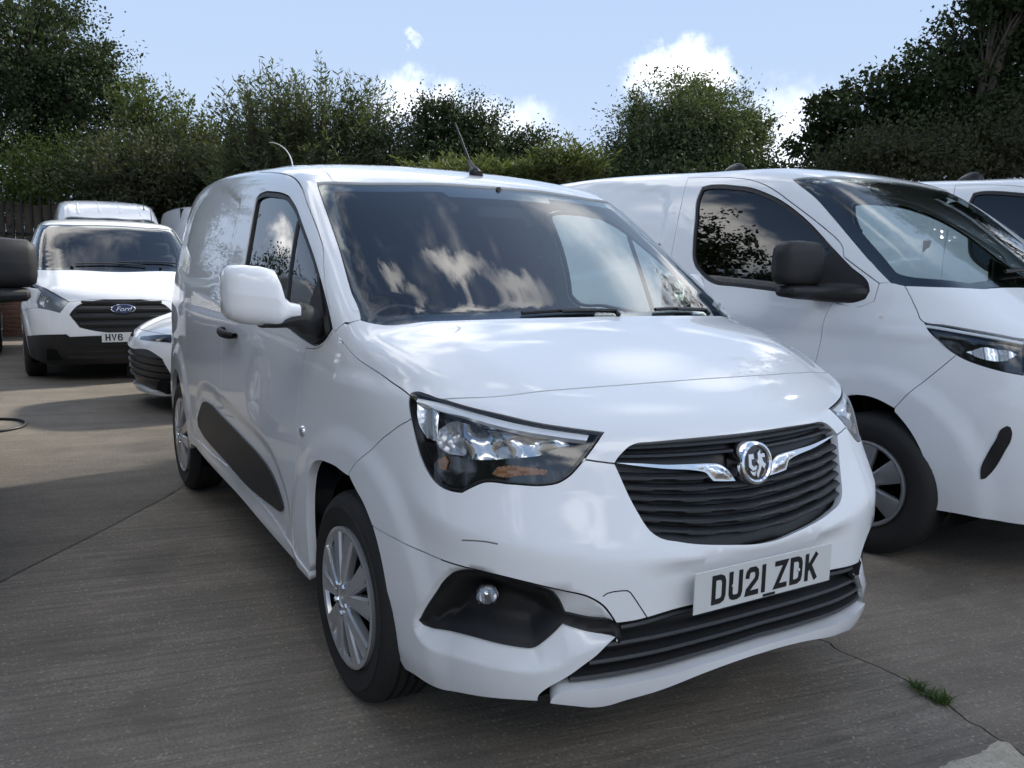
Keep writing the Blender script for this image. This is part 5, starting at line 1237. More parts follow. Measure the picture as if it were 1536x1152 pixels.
panel('lower_bumper', [sym([by(y, z) for y, z in ((-.03, .40), (-.4, .40), (-.7, .38), (-.76, .29), (-.4, .255), (-.03, .255))])], bfro, M['black_plastic'], RV, h=.05, off=.006, flange=.03)
fin = MB(); rows = []
fz = big.along(np.array([[-1.70, .0, 1.2]]), (0, 0, 1))[0][2]
for t in np.linspace(0, 1, 9):
    hh = .092 * math.sin(math.pi * t**.75)**.7 + .001; ww = .045 * math.sin(math.pi * (t * .9 + .08))**.5
    rows.append([(-1.58 - .24 * t, .0 + ww * math.cos(a), fz - .004 + hh * math.sin(a)) for a in np.linspace(0, math.pi, 9)])
fin.grid(rows); fin.build('roof_fin', M['satin_black'], RV, smooth=True)
# van behind on the left -----------------------------------------
LVN = empty('panel_van', (-8.55, -.59, 0), R_(-2.0)); LVN.scale = (1, 1, .93)
tag(LVN, 'white van facing the camera with HV6 plate, blue oval badge and black bumper', 'van')
FW = M['far_white_paint']
for ch in list(RV.children):
    nm = ch.name.split('.')[0]
    if nm in ('body_shell', 'rear_door', 'front_door', 'window_seal', 'door_glass', 'mirror_mount', 'windscreen', 'windscreen_border', 'sill', 'door_mirror', 'door_handle', 'tyre', 'wheel_cover', 'wheel_arch_liner', 'underbody', 'bulkhead', 'dashboard', 'seat', 'wiper'):
        clone(ch, LVN)
C0_, C1_, C2_, C3_, C4_, C5_ = [np.array(p) for p in TC['head']]
ghalf = np.array(TC['grille'])
frontL = [by(-.03, .972), by(-.2, .970), by(-.36, .958), C1_]
seamL = [C3_ * .6 + np.array([.30, -.93, .83]) * .4, np.array([.30, -.93, .82]), np.array(TB['seam'][3]), np.array(TB['seam'][4])]
big_hlL = big_front(LVN, FW, frontL, np.array([TB['bonside'][-1], C0_, C1_]), np.array([TB['bonside'][-1], C0_ - [.02, .02, .03], C5_, C4_, C3_, C2_, C1_]), 4, seamL, hi=False, grille_loop=sym(ghalf))
for o_ in big_hlL:
    pass
for s in (0, 1):
    o_ = big_hlL[s]
    mid = (C1_ + C3_ + C0_ + C2_) / 4
    rb = MB(); rb.lathe([(.075, .0), (.06, -.02), (.02, -.03), (0, -.03)], 14, 'x'); rb.lathe([(.028, -.01), (.02, .008), (0, .01)], 12, 'x')
    rb.v = [((p[0] * .8 + mid[0] - .03, (p[1] * 1.3 + mid[1] - .02) * (-1 if s else 1), p[2] * 1.0 + mid[2])) for p in rb.v]
    rb.build('headlamp_reflector', M['lamp_reflector'], o_, angle=25)
gl = panel('grille', [sym(ghalf)], bfro, M['satin_black'], LVN, h=.05, off=-.03, gap=-.01, flange=0)
for zc in (.93, .845, .76, .675):
    ym = np.interp(zc, [.61, .73, .79, .96], [.36, .48, .50, .38])
    ys = np.linspace(-ym, ym, 24); P = big.at_yz(ys, np.full(24, zc)); n = big.grad(P)
    sl = MB(); sl.grid(np.array([P + n * a + np.array([0, 0, b]) for a, b in ((-.03, -.026), (-.006, -.024), (.002, -.010), (.002, .010), (-.006, .024), (-.03, .026))])); sl.build('slat', M['black_plastic'], gl, angle=30)
panel('lower_bumper', [sym([by(-.03, .555), by(-.3, .555), np.array(TC['black'][4]), np.array(TC['black'][2]), np.array(TC['black'][1]), bx(.44, .53), bx(.42, .30), by(-.80, .235), by(-.4, .22), by(-.03, .22)])], bfro, M['satin_black'], LVN, h=.05, off=.012, flange=.03)
for zc in (.46, .38, .31):
    ys = np.linspace(-.55, .55, 16); P = big.at_yz(ys, np.full(16, zc)); n = big.grad(P)
    sl = MB(); sl.grid(np.array([P + n * a + np.array([0, 0, b]) for a, b in ((.005, -.02), (.02, -.015), (.02, .012), (.005, .02))])); sl.build('slat', M['satin_black'], LVN, angle=30)
bgp = by(0, .862); bgc = Vector(bgp) + Vector((.012, 0, 0))
ov = MB(); rows = []
for (r, hh) in ((1.0, -.03), (1.0, .004), (.93, .008), (.88, .004)):
    rows.append([(bgc.x + hh, .125 * r * math.cos(a), bgc.z + .054 * r * math.sin(a)) for a in np.linspace(0, 2 * math.pi, 41)])
ov.grid(rows); ovo = ov.build('badge', M['chrome'], LVN, angle=40)
of = MB(); of.grid([[(bgc.x + .0045, .125 * r * math.cos(a), bgc.z + .054 * r * math.sin(a)) for a in np.linspace(0, 2 * math.pi, 41)] for r in (.89, .4, 0.01)]); of.build('badge_field', M['oval_blue'], ovo, smooth=True)
tv, tf = text_mesh('Ford', .076, .35, .002)
tb = MB(); tb.add([(bgc.x + .008 + v[2], v[0] * 1.05, bgc.z + v[1] - .004) for v in tv], tf); tb.build('lettering', M['chrome'], ovo)
pgc = np.array(TC['plate'][0]); number_plate(LVN, (.962, .035, .535), (1, 0, 0), 'HV6', start=.035)
for yj in (-.46, .46):
    q = big.along(np.array([[.33, yj, 1.0]]), (0, 0, 1))[0]; jb = MB(); jb.box(Vector(q) + Vector((0, 0, .008)), (.035, .03, .02), None, .006); jb.build('washer_jet', M['satin_black'], LVN)
al = MB(); q = big.along(np.array([[-.95, .52, 1.2]]), (0, 0, 1))[0]; al.tube([q, Vector(q) + Vector((-.01, 0, .03)), Vector(q) + Vector((-.10, 0, .20))], [.02, .008, .004], 6); al.build('roof_aerial', M['satin_black'], LVN, smooth=True)
# further vans: copies of the right-hand van
def van_copy(loc, rz, sc, label, swap=None):
    c = clone(RV); c.location = loc; c.rotation_euler = (0, 0, rz); c.scale = sc; c['label'] = label
    if swap:
        for ch in c.children:
            if ch.data.materials[0] == WP:
                ch.data = ch.data.copy(); ch.data.materials[0] = swap
    return c
van_copy((-1.34, -2.83, 0), 0.0, (1, 1, .95), 'dark van cut off by the left frame edge with only its black mirror showing', M['dark_paint'])
van_copy((-.10, 5.53, 0), R_(4.7), (1.07, 1.07, 1.07), 'white van at the far right edge with only its roof and dark side window visible')

# two high-roof vans at the back ---------------------------------
hs_ = {k: (v if not isinstance(v, list) else [list(q) if isinstance(q, list) else q for q in v]) for k, v in LARGE_SHAPE.items()}
hs_['R'] = [hs_['R'][0], [2.44, 2.46, 2.46, 2.44, 2.38, 2.22]]
hs_['W'] = [[.2, .6, 1.0, 1.4, 1.8, 2.2, 2.5, 2.8], [.97, 1.0, 1.0, .97, .92, .87, .82, .74]]
hs_['kwr'] = .25; hs_['ws'] = [.46, 1.29, .15, .95, 0.0, .01]
hbod = Body(hs_); hcyl = Chart(hbod, 'cyl', (0, 0, 1.25), 1.0); hfro = Chart(hbod, 'front', (-.4, 0, .9), 1.2); htail = Chart(hbod, 'tail', (-3.1, 0, 1.2), 1.0)
def hyl(x, v): return hcyl.base(np.array([[x, v]]))[0]
def high_van(loc, rz, label):
    r = empty('high_roof_van', loc, rz); tag(r, label, 'van', )
    ft = [hbod.along(np.array([[x, y, 1.1]]), (0, 0, 1))[0] for x, y in ((-.48, -.03), (-.50, -.4), (-.62, -.74))]
    fl2 = [hbod.at_xz(x, z)[0] for x, z in ((-.45, 1.75), (-.12, 1.40), (.02, 1.30))]
    wb = [hbod.along(np.array([[x, y, .9]]), (0, 0, 1))[0] for x, y in ((.20, -.80), (.36, -.55), (.45, -.25), (.47, -.03))]
    tl = [hyl(-3.9, v) for v in np.linspace(-.72, math.pi / 2, 14)]
    lowf = [hbod.at_xz(x, z)[0] for x, z in ((.0, .95), (.0, .45), (-1.5, .42), (-3.6, .42))]
    sh = panel('body_shell', [sym(cat(ft, fl2, lowf, tl))], hcyl, FW, r, h=.08)
    panel('rear_door', [np.concatenate([np.array(tl), np.array(tl)[::-1] * [1, -1, 1]])], htail, FW, r, h=.12)
    panel('windscreen', [sym(cat(ft, fl2, wb))], hcyl, M['windscreen_glass'], r, h=.08, off=-.006, flange=0)
    panel('front_panel', [sym(cat(rev(wb), fl2[::-1][:1], lowf[:2], [hbod.at_yz(-.8, .35)[0], hbod.at_yz(-.4, .3)[0], hbod.at_yz(-.03, .3)[0]]))], hfro, FW, r, h=.08)
    panel('grille', [sym([hbod.at_yz(y, z)[0] for y, z in ((-.03, .95), (-.5, .95), (-.6, .8), (-.45, .6), (-.03, .58))])], hfro, M['satin_black'], r, h=.08, off=.006)
    for yy in (-.52, -.17, .17, .52):
        pts = [hbod.along(np.array([[x, yy, 1.2]]), (0, 0, 1))[0] for x in np.linspace(-.62, -3.5, 12)]
        strip('roof_rib', pts, hcyl, .035, FW, r, off=.004, depth=.012)
    for sx in (0.0, -3.1):
        for s in (-1, 1): wheel(r, (sx, s * .965, .343), .343, .215, s, .205, 'six', 1.57, fine=False)
    bk = MB(); bk.box((-1.6, 0, 1.4), (.06, 1.7, 1.9)); bk.build('bulkhead', M['interior_grey'], r)
    ub = MB(); ub.box((-1.5, 0, .45), (4.4, 1.8, .2)); ub.build('underbody', M['void_black'], r)
    al = MB(); q = hbod.along(np.array([[-.85, .60, 1.2]]), (0, 0, 1))[0]; al.tube([q, Vector(q) + Vector((-.01, 0, .03)), Vector(q) + Vector((-.08, 0, .22))], [.02, .008, .004], 6); al.build('roof_aerial', M['satin_black'], r)
    return r
hv = high_van((-14.3, .02, 0), R_(-1), 'high roof white van whose ribbed roof rises behind the van with the HV6 plate')
h2 = clone(hv); h2.location = (-14.2, 2.30, 0); h2.rotation_euler = (0, 0, R_(2)); h2['label'] = 'high roof white van just left of the rear of the front van, mostly hidden'

# white hatchback nose between the vans --------------------------
car_shape = dict(F0=[[.12, .22, .32, .44, .55, .64, .72, .80], [.86, .90, .925, .935, .93, .90, .84, .74]],
                 W=[[.15, .35, .55, .75, .92, 1.1, 1.3, 1.45], [.84, .875, .895, .89, .87, .78, .66, .56]],
                 B=[[-.7, -.3, 0, .3, .6, .9], [1.05, .985, .94, .885, .81, .70]], R=[[-3.4, -2.8, -2.2, -1.6, -1.1, -.6], [1.10, 1.30, 1.42, 1.435, 1.41, 1.30]],
                 taper=[[-3.4, -2.6, -1.2, 0, .5, .9], [-.10, -.02, 0, 0, -.03, -.08]], bcr=.07, bcr4=.06, rcr=.08, rcr4=.08, ws=[-.30, .985, .3, .46, 0.0, .0], kwr=.06, kbw=.02,
                 p2=.22, p4=.25, p8=.15, kfs=.20, kt0=.07, kt1=.06, xr=-3.38, rs=.1, kr=.15)
cb3 = Body(car_shape); ccyl = Chart(cb3, 'cyl', (0, 0, .75), .8); cfro = Chart(cb3, 'front', (-.3, 0, .5), 1.1); ctail = Chart(cb3, 'tail', (-2.6, 0, .7), 1.0)
def kx(x, z): return cb3.at_xz(x, z)[0]
def ky(y, z): return cb3.at_yz(y, z)[0]
def kt(x, y): return cb3.along(np.array([[x, y, .6]]), (0, 0, 1))[0]
def hatchback(loc, rz, mat, label):
    r = empty('hatchback_car', loc, rz); tag(r, label, 'car')
    carch = [kx(.0 + .335 * math.cos(a), .315 + .35 * math.sin(a)) for a in np.linspace(0.0, math.pi, 22)]
    carch_r = [kx(-2.64 + .335 * math.cos(a), .315 + .35 * math.sin(a)) for a in np.linspace(0, math.pi, 22)]
    wsb = [kt(-.28, -.03), kt(-.31, -.4), kt(-.42, -.66)]; wst_ = [kt(-1.22, -.50), kt(-1.12, -.3), kt(-1.09, -.03)]
    bf = [ky(-.03, .705), ky(-.3, .705), ky(-.55, .70)]; bs_ = [kx(.38, .80), kx(.1, .86), kx(-.35, .935)]
    panel('bonnet', [sym(cat(bf, [ky(-.70, .715)], bs_, wsb[::-1]))], cfro, mat, r, h=.035)
    hlp = np.array([ky(-.12, .655), ky(-.36, .685), ky(-.5, .698), ky(-.66, .71), kx(.55, .745), kx(.48, .735), kx(.58, .66), kx(.62, .585), ky(-.745, .615), ky(-.62, .635), ky(-.42, .638), ky(-.14, .635)])
    gr = sym([ky(-.03, .545), ky(-.45, .545), ky(-.56, .50), ky(-.66, .30), ky(-.55, .225), ky(-.03, .205)])
    cor = np.array([ky(-.70, .40), ky(-.735, .36), kx(.60, .30), kx(.62, .235), ky(-.64, .215), ky(-.685, .30)])
    panel('front_bumper', [sym(cat(bf, hlp[3:4], [hlp[4]], [kx(.40, .74), kx(.30, .60)], carch[2:0:-1], [kx(.36, .20), ky(-.72, .185), ky(-.4, .16), ky(-.03, .155)])), gr, cor, cor * [1, -1, 1]], cfro, mat, r, h=.03, flange=.05)
    panel('front_wing', [cat(bs_[:1], [kx(.38, .74)], carch[3:19], [kx(-.42, .45), kx(-.45, .9)], bs_[::-1][:1], bs_[1:2])], ccyl, mat, r, h=.03, mirror=True)
    panel('grille', [gr], cfro, M['satin_black'], r, h=.04, off=-.035, gap=-.01, flange=0)
    for zc in (.48, .42, .36, .30):
        ym = np.interp(zc, [.22, .30, .5, .545], [.55, .65, .56, .45]); ys = np.linspace(-ym, ym, 20); P = cb3.at_yz(ys, np.full(20, zc)); n = cb3.grad(P)
        sl = MB(); sl.grid(np.array([P + n * a + np.array([0, 0, b]) for a, b in ((-.035, -.012), (-.014, -.010), (-.012, .006), (-.035, .014))])); sl.build('slat', M['satin_black'], r, angle=30)
    panel('bumper_inlet', [cor], cfro, M['satin_black'], r, h=.03, off=-.025, gap=-.006, flange=0, mirror=True)
    hl_ = panel('headlight', [hlp], cfro, M['gloss_black'], r, h=.03, off=.004, flange=.02, gap=0, mirror=True)
    panel('headlamp_reflector', [np.array([ky(-.62, .69), kx(.60, .715), kx(.62, .67), ky(-.66, .65)])], cfro, M['lamp_reflector'], r, h=.03, off=.006, mirror=True)
    panel('windscreen', [sym(cat(wsb, wst_))], ccyl, M['windscreen_glass'], r, h=.06, off=-.004, flange=0)
    ctl = [ccyl.base(np.array([[-3.25, v]]))[0] for v in np.linspace(-.45, math.pi / 2, 12) * .8]
    sw_ = np.array([kx(-.55, .965), kx(-1.15, 1.30), kx(-1.6, 1.345), kx(-2.3, 1.30), kx(-2.6, 1.10), kx(-2.55, .985), kx(-1.5, .965)])
    panel('body_shell', [sym(cat(wst_[::-1], wsb[::-1][:1], [bs_[2]], [kx(-.45, .9), kx(-.42, .45), kx(-.42, .24), kx(-1.4, .22), kx(-2.25, .24)], carch_r, [kx(-3.1, .26)], ctl)), sw_, sw_ * [1, -1, 1]], ccyl, mat, r, h=.05)
    panel('side_glass', [sw_], ccyl, M['privacy_glass'], r, h=.06, off=-.006, flange=0, mirror=True)
    panel('tailgate', [np.concatenate([np.array(ctl), np.array(ctl)[::-1] * [1, -1, 1]])], ctail, mat, r, h=.08)
    for sx in (0.0, -2.64):
        for s in (-1, 1):
            wheel(r, (sx, s * .875, .318), .318, .205, s, .215, 'paired', 1.0, fine=False); wheel_well(r, sx, s * .80, .318, .35, .3, s)
    ub = MB(); ub.box((-1.2, 0, .26), (4.0, 1.4, .1)); ub.build('underbody', M['void_black'], r)
    it = MB(); it.box((-1.7, 0, .75), (2.2, 1.4, .3)); it.build('cabin', M['interior_grey'], r)
    return r
hatchback((-5.94, .14, 0), R_(-84), FW, 'white hatchback nose showing between the front van and the van with the HV6 plate')
# ------------------------------------------------------------------ trees and bushes
def leaf_mesh(name, pts, dirs, size, mat, parent, aspect, lobed=False):
    n = len(pts); rng = RNG
    d = dirs / (np.linalg.norm(dirs, axis=1, keepdims=True) + 1e-9)
    r = rng.normal(size=(n, 3)); w = np.cross(d, r); w /= np.linalg.norm(w, axis=1, keepdims=True) + 1e-9
    nn = np.cross(d, w)
    L_ = size * rng.uniform(.6, 1.3, (n, 1)); Wd = L_ * aspect * rng.uniform(.8, 1.2, (n, 1))
    if lobed:
        V = np.stack([pts, pts + d * L_ * .45 + w * Wd * .62 + nn * L_ * .10, pts + d * L_ * .62 + w * Wd * .22, pts + d * L_, pts + d * L_ * .62 - w * Wd * .22, pts + d * L_ * .45 - w * Wd * .62 + nn * L_ * .10], 1).reshape(-1, 3)
        k = 6
    else:
        V = np.stack([pts, pts + d * L_ * .45 + w * Wd * .5 + nn * L_ * .06, pts + d * L_ - nn * L_ * .08, pts + d * L_ * .45 - w * Wd * .5 + nn * L_ * .06], 1).reshape(-1, 3)
        k = 4
    me = bpy.data.meshes.new(name)
    me.vertices.add(n * k); me.vertices.foreach_set('co', V.astype(np.float32).ravel())
    me.loops.add(n * k); me.loops.foreach_set('vertex_index', np.arange(n * k, dtype=np.int32))
    me.polygons.add(n); me.polygons.foreach_set('loop_start', np.arange(0, n * k, k, dtype=np.int32)); me.polygons.foreach_set('loop_total', np.full(n, k, np.int32))
    me.materials.append(mat); me.update(calc_edges=True); me.validate()
    o = bpy.data.objects.new(name, me); COL.objects.link(o); o.parent = parent
    return o
def plant(name, label, cat_, style, leaf, pos, blobs, count, size):
    rng = RNG
    root = empty(name, (pos[0], pos[1], 0)); tag(root, label, cat_)
    base = np.array([pos[0], pos[1], 0.0])
    B = np.array(blobs, float); vol = (B[:, 3]**2 * B[:, 4])**.66; share = vol / vol.sum()
    P = []; D = []
    trunk = MB()
    top = B[:, 2].max(); cen = B[:, :3].mean(0)
    tr = min(.20, .03 * top) if cat_ == 'tree' else .04
    def limb(a, b, r0, r1, sag=0.1, n=6):
        a, b = np.array(a), np.array(b); mid = rng.normal(size=3) * .06 * np.linalg.norm(b - a)
        pts = [a + (b - a) * t + mid * math.sin(math.pi * t) + np.array([0, 0, sag * math.sin(math.pi * t)]) for t in np.linspace(0, 1, n)]
        trunk.tube([p - base for p in pts], list(np.linspace(r0, r1, n)), 6, False); return pts
    fork = base + (cen - base) * np.array([.35, .35, .42]); fork[2] = max(.5, cen[2] * .42)
    limb(base, fork, tr * 1.25, tr, 0, 5)
    for b, sh in zip(B, share):
        c = b[:3]; rx, rz = b[3], b[4]; m = max(60, int(count * sh))
        if style in ('broad', 'oak'):
            pts = limb(fork, c - [0, 0, rz * .2], tr * .6, tr * .16, .2)
            nt = max(6, int(m / (70 if style == 'oak' else 55)))
            v = rng.normal(size=(nt, 3)); v /= np.linalg.norm(v, axis=1, keepdims=True)
            rad = rng.uniform(.25, 1.0, (nt, 1))**.45
            rad *= 1 + .34 * np.sin(v[:, :1] * 6 + b[0] * 3) * np.cos(v[:, 2:] * 5 + b[1] * 3)
            far_ = rng.uniform(0, 1, (nt, 1)) < .14; rad = np.where(far_, rad * rng.uniform(1.0, 1.22, (nt, 1)), rad)
            tips = c + v * rad * [rx, rx, rz]
            per = rng.multinomial(m, np.full(nt, 1 / nt))
            for k in range(nt):
                if k % 3 == 0 and nt > 8:
                    limb(pts[3 + (k % 3)], tips[k], tr * .14, .006, 0.05, 4)
                q = per[k]
                if not q: continue
                sg = (.15 if style == 'oak' else .155) * min(1.25, max(.55, rx)) * rng.uniform(.6, 1.3)
                out_ = v[k] * .6 + [0, 0, .15]
                # leaves strung along a short twig pointing outwards
                t = rng.uniform(-1, 1, (q, 1)); pp = tips[k] + out_ * t * sg * 1.7 + rng.normal(size=(q, 3)) * sg * [1, 1, .7]
                P.append(pp); D.append(rng.normal(size=(q, 3)) * .8 + out_ + [0, 0, -.25])
        else:
            ns = max(10, int(m / 46)); per = max(8, int(m / ns))
            for k in range(ns):
                a = rng.uniform(0, 2 * math.pi); q = rng.uniform(0, 1)**.5
                ft = c + np.array([math.cos(a) * rx * .65 * q, math.sin(a) * rx * .65 * q, -rz * rng.uniform(.5, 1.0)])
                lean = np.array([math.cos(a), math.sin(a), 0]) * rx * .55 * q * rng.uniform(.4, 1.2)
                hgt = rz * rng.uniform(.8, 1.75) * (1 - .25 * q)
                tp = ft + lean + [rng.normal() * .08, rng.normal() * .08, hgt]
                tt = np.linspace(0, 1, 6); bow = lean * .5
                sp = [ft + (tp - ft) * t - bow * math.sin(math.pi * t) * .5 for t in tt]
                trunk.tube([p - base for p in sp], list(np.linspace(.010, .003, 6)), 4, False)
                if k % 4 == 0: limb(fork, ft, tr * .3, .012, .1, 4)
                t = rng.uniform(.12, 1.03, per)
                pp = ft + (tp - ft) * t[:, None] - bow * np.sin(math.pi * t)[:, None] * .5
                az = t * 40 + rng.uniform(0, 6, per); axis = (tp - ft) / np.linalg.norm(tp - ft)
                sd_ = np.stack([np.cos(az), np.sin(az), 0 * az], -1)
                D.append(sd_ * .8 + axis * rng.uniform(.3, 1.3, (per, 1)) + [0, 0, -.15]); P.append(pp + sd_ * .02 + rng.normal(size=(per, 3)) * .03)
    trunk.build('trunk', M['bark'], root, smooth=True)
    # larger shaded leaves deep inside the crown
    if style != 'shoots':
        nf = int(count * .10); bi = rng.choice(len(B), nf, p=share); v = rng.normal(size=(nf, 3)); v /= np.linalg.norm(v, axis=1, keepdims=True)
        fill = B[bi, :3] + v * (rng.uniform(0, .45, (nf, 1))**.5) * B[bi][:, [3, 3, 4]]
        leaf_mesh('inner_foliage', fill - base, rng.normal(size=(nf, 3)), size * 2.1, M[leaf], root, .7)
    P = np.concatenate(P); D = np.concatenate(D); ok = P[:, 2] > .15
    asp = {'oak': .85, 'broad': .62, 'shoots': .26 if leaf in ('willow_leaf', 'reed_leaf') else .5}[style]
    if leaf == 'sallow_leaf': asp = .42
    leaf_mesh('crown', P[ok] - base, D[ok], size * (1.2 if style == 'shoots' else 1.0), M[leaf], root, asp, style == 'oak')
    return root
for p_ in PLANTS:
    r_ = plant(*p_)
    if p_[0] == 'roadside_tree': r_['group'] = 'trees outside the frame on the left'
# low growth that fills the foot of the hedge line
fp_ = []; fd_ = []
for (x0, y0, x1, y1, hgt, n) in ((-26.0, -5.0, -21.0, 3.0, 3.1, 9000), (-21.0, 3.0, -16.5, 3.9, 3.0, 6000), (-16.6, 3.7, -12.6, 8.6, 2.9, 12000), (-12.8, 5.0, -8.4, 12.2, 2.8, 12000), (-8.6, 9.6, -3.6, 15.0, 2.7, 9000)):
    t = RNG.uniform(0, 1, n); w = RNG.normal(size=n) * .55
    dx, dy = x1 - x0, y1 - y0; l = math.hypot(dx, dy)
    z = RNG.uniform(0, 1, n)**.8 * hgt * (.82 + .18 * np.sin(t * l * 2.2 + 1) * np.cos(t * l * .9))
    fp_.append(np.stack([x0 + dx * t - dy / l * w, y0 + dy * t + dx / l * w, z], -1)); fd_.append(RNG.normal(size=(n, 3)) + [0, 0, .4])
tag(leaf_mesh('undergrowth', np.concatenate(fp_), np.concatenate(fd_), .13, M['dark_leaf'], None, .5), 'dense dark undergrowth filling the foot of the hedge', 'undergrowth', kind='stuff')

# ------------------------------------------------------------------ fence and wall at the back left
F0_, F1_ = np.array([-24.0, -5.4]), np.array([-20.1, 1.2]); fl_v = (F1_ - F0_) / np.linalg.norm(F1_ - F0_); fang = math.atan2(fl_v[1], fl_v[0])
fence = empty('palisade_fence', (F0_[0], F0_[1], 0), fang); tag(fence, 'dark barred fence with brown boards behind the vans at the far left', 'fence')
simple('weathered_board', (0.075, 0.062, 0.046), 0.9, bump=0.5, bscale=30.0, vary=0.4)
flen = float(np.linalg.norm(F1_ - F0_)); pb = MB(); pb.box((0, 0, 1.39), (.055, .03, 2.78)); pale0 = pb.build('pale', M['fence_steel'], fence)
bb = MB(); bb.box((0, .07, 1.30), (.205, .02, 2.6)); board0 = bb.build('board', M['weathered_board'], fence)
for k in range(int(flen / .225)):
    for src in (pale0, board0):
        o_ = src if k == 0 else src.copy()
        if k: COL.objects.link(o_); o_.parent = fence
        o_.location = (.1 + .225 * k + (0 if src is pale0 else .112), 0, 0 if src is pale0 else RNG.uniform(-.04, .03))
for zr in (.5, 1.9):
    rb_ = MB(); rb_.box((flen / 2, .035, zr), (flen, .03, .05)); rb_.build('rail', M['fence_steel'], fence)
wall = empty('brick_wall', (-14.3, -1.9, 0), R_(59)); tag(wall, 'low red brick wall beside the van with the HV6 plate', 'wall')
wc = MB(); wc.box((0, .0, .41), (3.0, .205, .82)); wc.build('mortar', M['mortar_grey'], wall)
b0 = MB(); b0.box((0, 0, 0), (.215, .228, .065), None, .006); brick0 = None
for r in range(11):
    for c in range(13):
        if brick0 is None: brick0 = b0.build('brick', M['brick_red'], wall); o_ = brick0
        else: o_ = brick0.copy(); COL.objects.link(o_); o_.parent = wall
        o_.location = (-1.38 + .225 * c + (.1125 if r % 2 else 0), RNG.uniform(-.003, .003), .04 + .075 * r)

# ------------------------------------------------------------------ ground
soil = MB(); soil.add([(-400, -400, -.09), (400, -400, -.09), (400, 400, -.09), (-400, 400, -.09)], [(0, 1, 2, 3)])
tag(soil.build('ground', M['soil']), kind='structure')
def jag(a, b, n, amp, seed):
    g = np.random.default_rng(seed); a = np.array(a); b = np.array(b); d = b - a; nrm = np.array([-d[1], d[0]]) / np.linalg.norm(d)
    w = np.cumsum(g.normal(size=n + 1)); w -= np.linspace(w[0], w[-1], n + 1); w *= amp / max(1e-6, np.abs(w).max())
    return [tuple(a + d * i / n + nrm * w[i]) for i in range(n + 1)]
J1 = jag((1.98, -4.65), (-2.45, -1.13), 26, .035, 3)[:-1] + jag((-2.45, -1.13), (-5.3, 1.13), 18, .03, 4)
CR = jag((-5.3, 1.13), (.45, .80), 26, .03, 5)[:-1] + jag((.45, .80), (.93, .775), 14, .018, 6)[:-1] + jag((.93, .775), (1.25, .69), 14, .012, 7)[:-1] + jag((1.25, .69), (4.5, .30), 20, .05, 8)
def offset_line(l, g):
    p = np.array(l); t = np.gradient(p, axis=0); n = np.stack([-t[:, 1], t[:, 0]], -1); n /= np.linalg.norm(n, axis=1, keepdims=True)
    return [tuple(q) for q in p + n * g]
def slab(poly, mat, z=0.0):
    mb = MB(); mb.prism(poly, lambda u, v, h: (u, v, z - .08 + h), .08)
    return tag(mb.build('concrete_slab', mat), kind='structure')
g_ = .0035
slab(offset_line(J1, g_)[::-1] + [(1.98, -60), (60, -60), (60, .3)] + offset_line(CR, g_ * -1)[::-1][0:] if False else [(60, -60), (60, .3)] + offset_line(CR, -g_)[::-1] + offset_line(J1, g_)[::-1] + [(1.98, -60)], M['brushed_concrete'])
slab([(60, .31), (60, 60), (-5.3, 60)] + offset_line(CR, g_), M['right_concrete'])
slab([(1.97, -60)] + offset_line(J1, -g_) + [(-5.31, 60), (-60, 60), (-60, -60)], M['smooth_concrete'])

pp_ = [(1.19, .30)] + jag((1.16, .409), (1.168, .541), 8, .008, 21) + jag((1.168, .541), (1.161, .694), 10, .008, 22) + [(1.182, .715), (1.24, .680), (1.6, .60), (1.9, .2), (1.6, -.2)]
pt_ = MB(); pt_.prism(pp_, lambda u, v, h: (u, v, h), .004); tag(pt_.build('sunlit_patch', M['sunlit_concrete']), kind='structure')  # thin sheet standing in for a ragged pool of sunlight
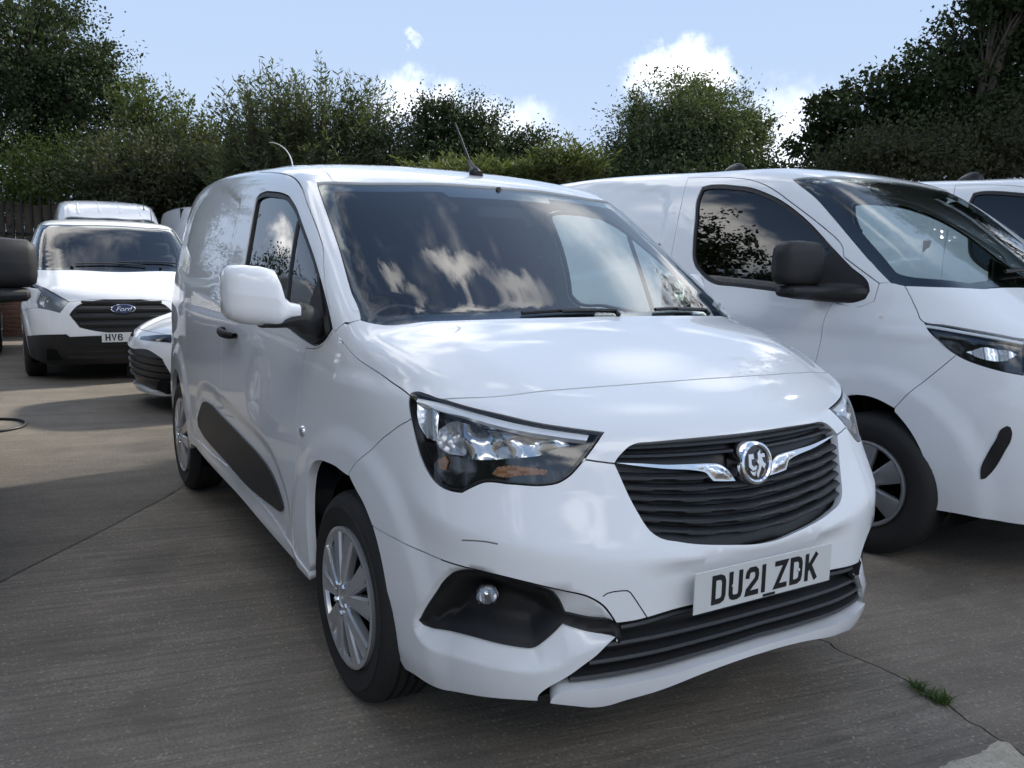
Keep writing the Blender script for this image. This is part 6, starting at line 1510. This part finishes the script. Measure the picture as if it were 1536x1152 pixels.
# ------------------------------------------------------------------ weed, cable, litter
weed = empty('weed_tuft', (.915, .775, 0)); tag(weed, 'small green grassy weed growing from the crack at the lower right', 'weed')
wp = []; wd_ = []
bl = MB()
for k in range(120):
    t = RNG.uniform(0, 1)**.9; x = .825 + .15 * t + RNG.normal() * .008; y = .785 - .035 * t + RNG.normal() * .012
    a = RNG.uniform(0, 2 * math.pi); h = RNG.uniform(.008, .026) * (1.8 if t > .85 else 1); ln = RNG.uniform(.02, .07); w = RNG.uniform(.0015, .0035)
    d = np.array([math.cos(a), math.sin(a)]); s_ = np.array([-d[1], d[0]]) * w; rows = []
    for q in (0, .35, .7, 1.0):
        c = np.array([x, y]) + d * ln * q**1.4; z = h * math.sin(q * 2.0) + .001; ww = s_ * (1 - q)**.6 + 1e-5
        rows.append([(c[0] - ww[0] - .915, c[1] - ww[1] - .775, z), (c[0] + ww[0] - .915, c[1] + ww[1] - .775, z)])
    bl.grid(rows)
tag(bl.build('blades', M['weed_leaf'], weed), kind='stuff')
cable = MB(); cp = [(-5.66, -1.95), (-5.65, -1.80), (-5.58, -1.69), (-5.45, -1.635), (-5.32, -1.63), (-5.20, -1.665), (-5.11, -1.76), (-5.06, -1.90), (-5.10, -2.10), (-5.3, -2.3)]
cu3 = curve2(np.array(cp), .04, False); cable.tube([(p[0], p[1], .012) for p in cu3], .011, 8); tag(cable.build('cable_loop', M['cable_black'], smooth=True), 'loop of black cable lying on the concrete at the left edge', 'cable')
dk = hatchback((-11.35, -2.66, 0), 0.0, M['dark_paint'], 'dark car mostly out of frame beside the low brick wall')
simple('dry_leaf', (0.10, 0.06, 0.03), 0.9)

gp_ = []
grit = MB()
for k in range(520):
    if k < 260: x, y = RNG.uniform(-.2, 1.6), RNG.uniform(.3, 2.0)
    else: x, y = RNG.uniform(-5.5, .8), RNG.uniform(-2.4, -.95)
    r = RNG.uniform(.0015, .0055) * (1.6 if RNG.uniform() < .06 else 1)
    a = RNG.uniform(0, 6.28); c, s_ = math.cos(a), math.sin(a)
    P = [(1, 0, .1), (0, 1, .15), (-1, 0, .1), (0, -1, .1), (0.1, 0.1, .85)]
    grit.add([(x + (p[0] * c - p[1] * s_ * .7) * r, y + (p[0] * s_ + p[1] * c * .7) * r, p[2] * r) for p in P], [(0, 1, 4), (1, 2, 4), (2, 3, 4), (3, 0, 4)])
simple('grit_stone', (0.30, 0.27, 0.23), 0.9, vary=0.5)
tag(grit.build('grit', M['grit_stone']), 'loose grit scattered over the concrete', 'grit', kind='stuff')
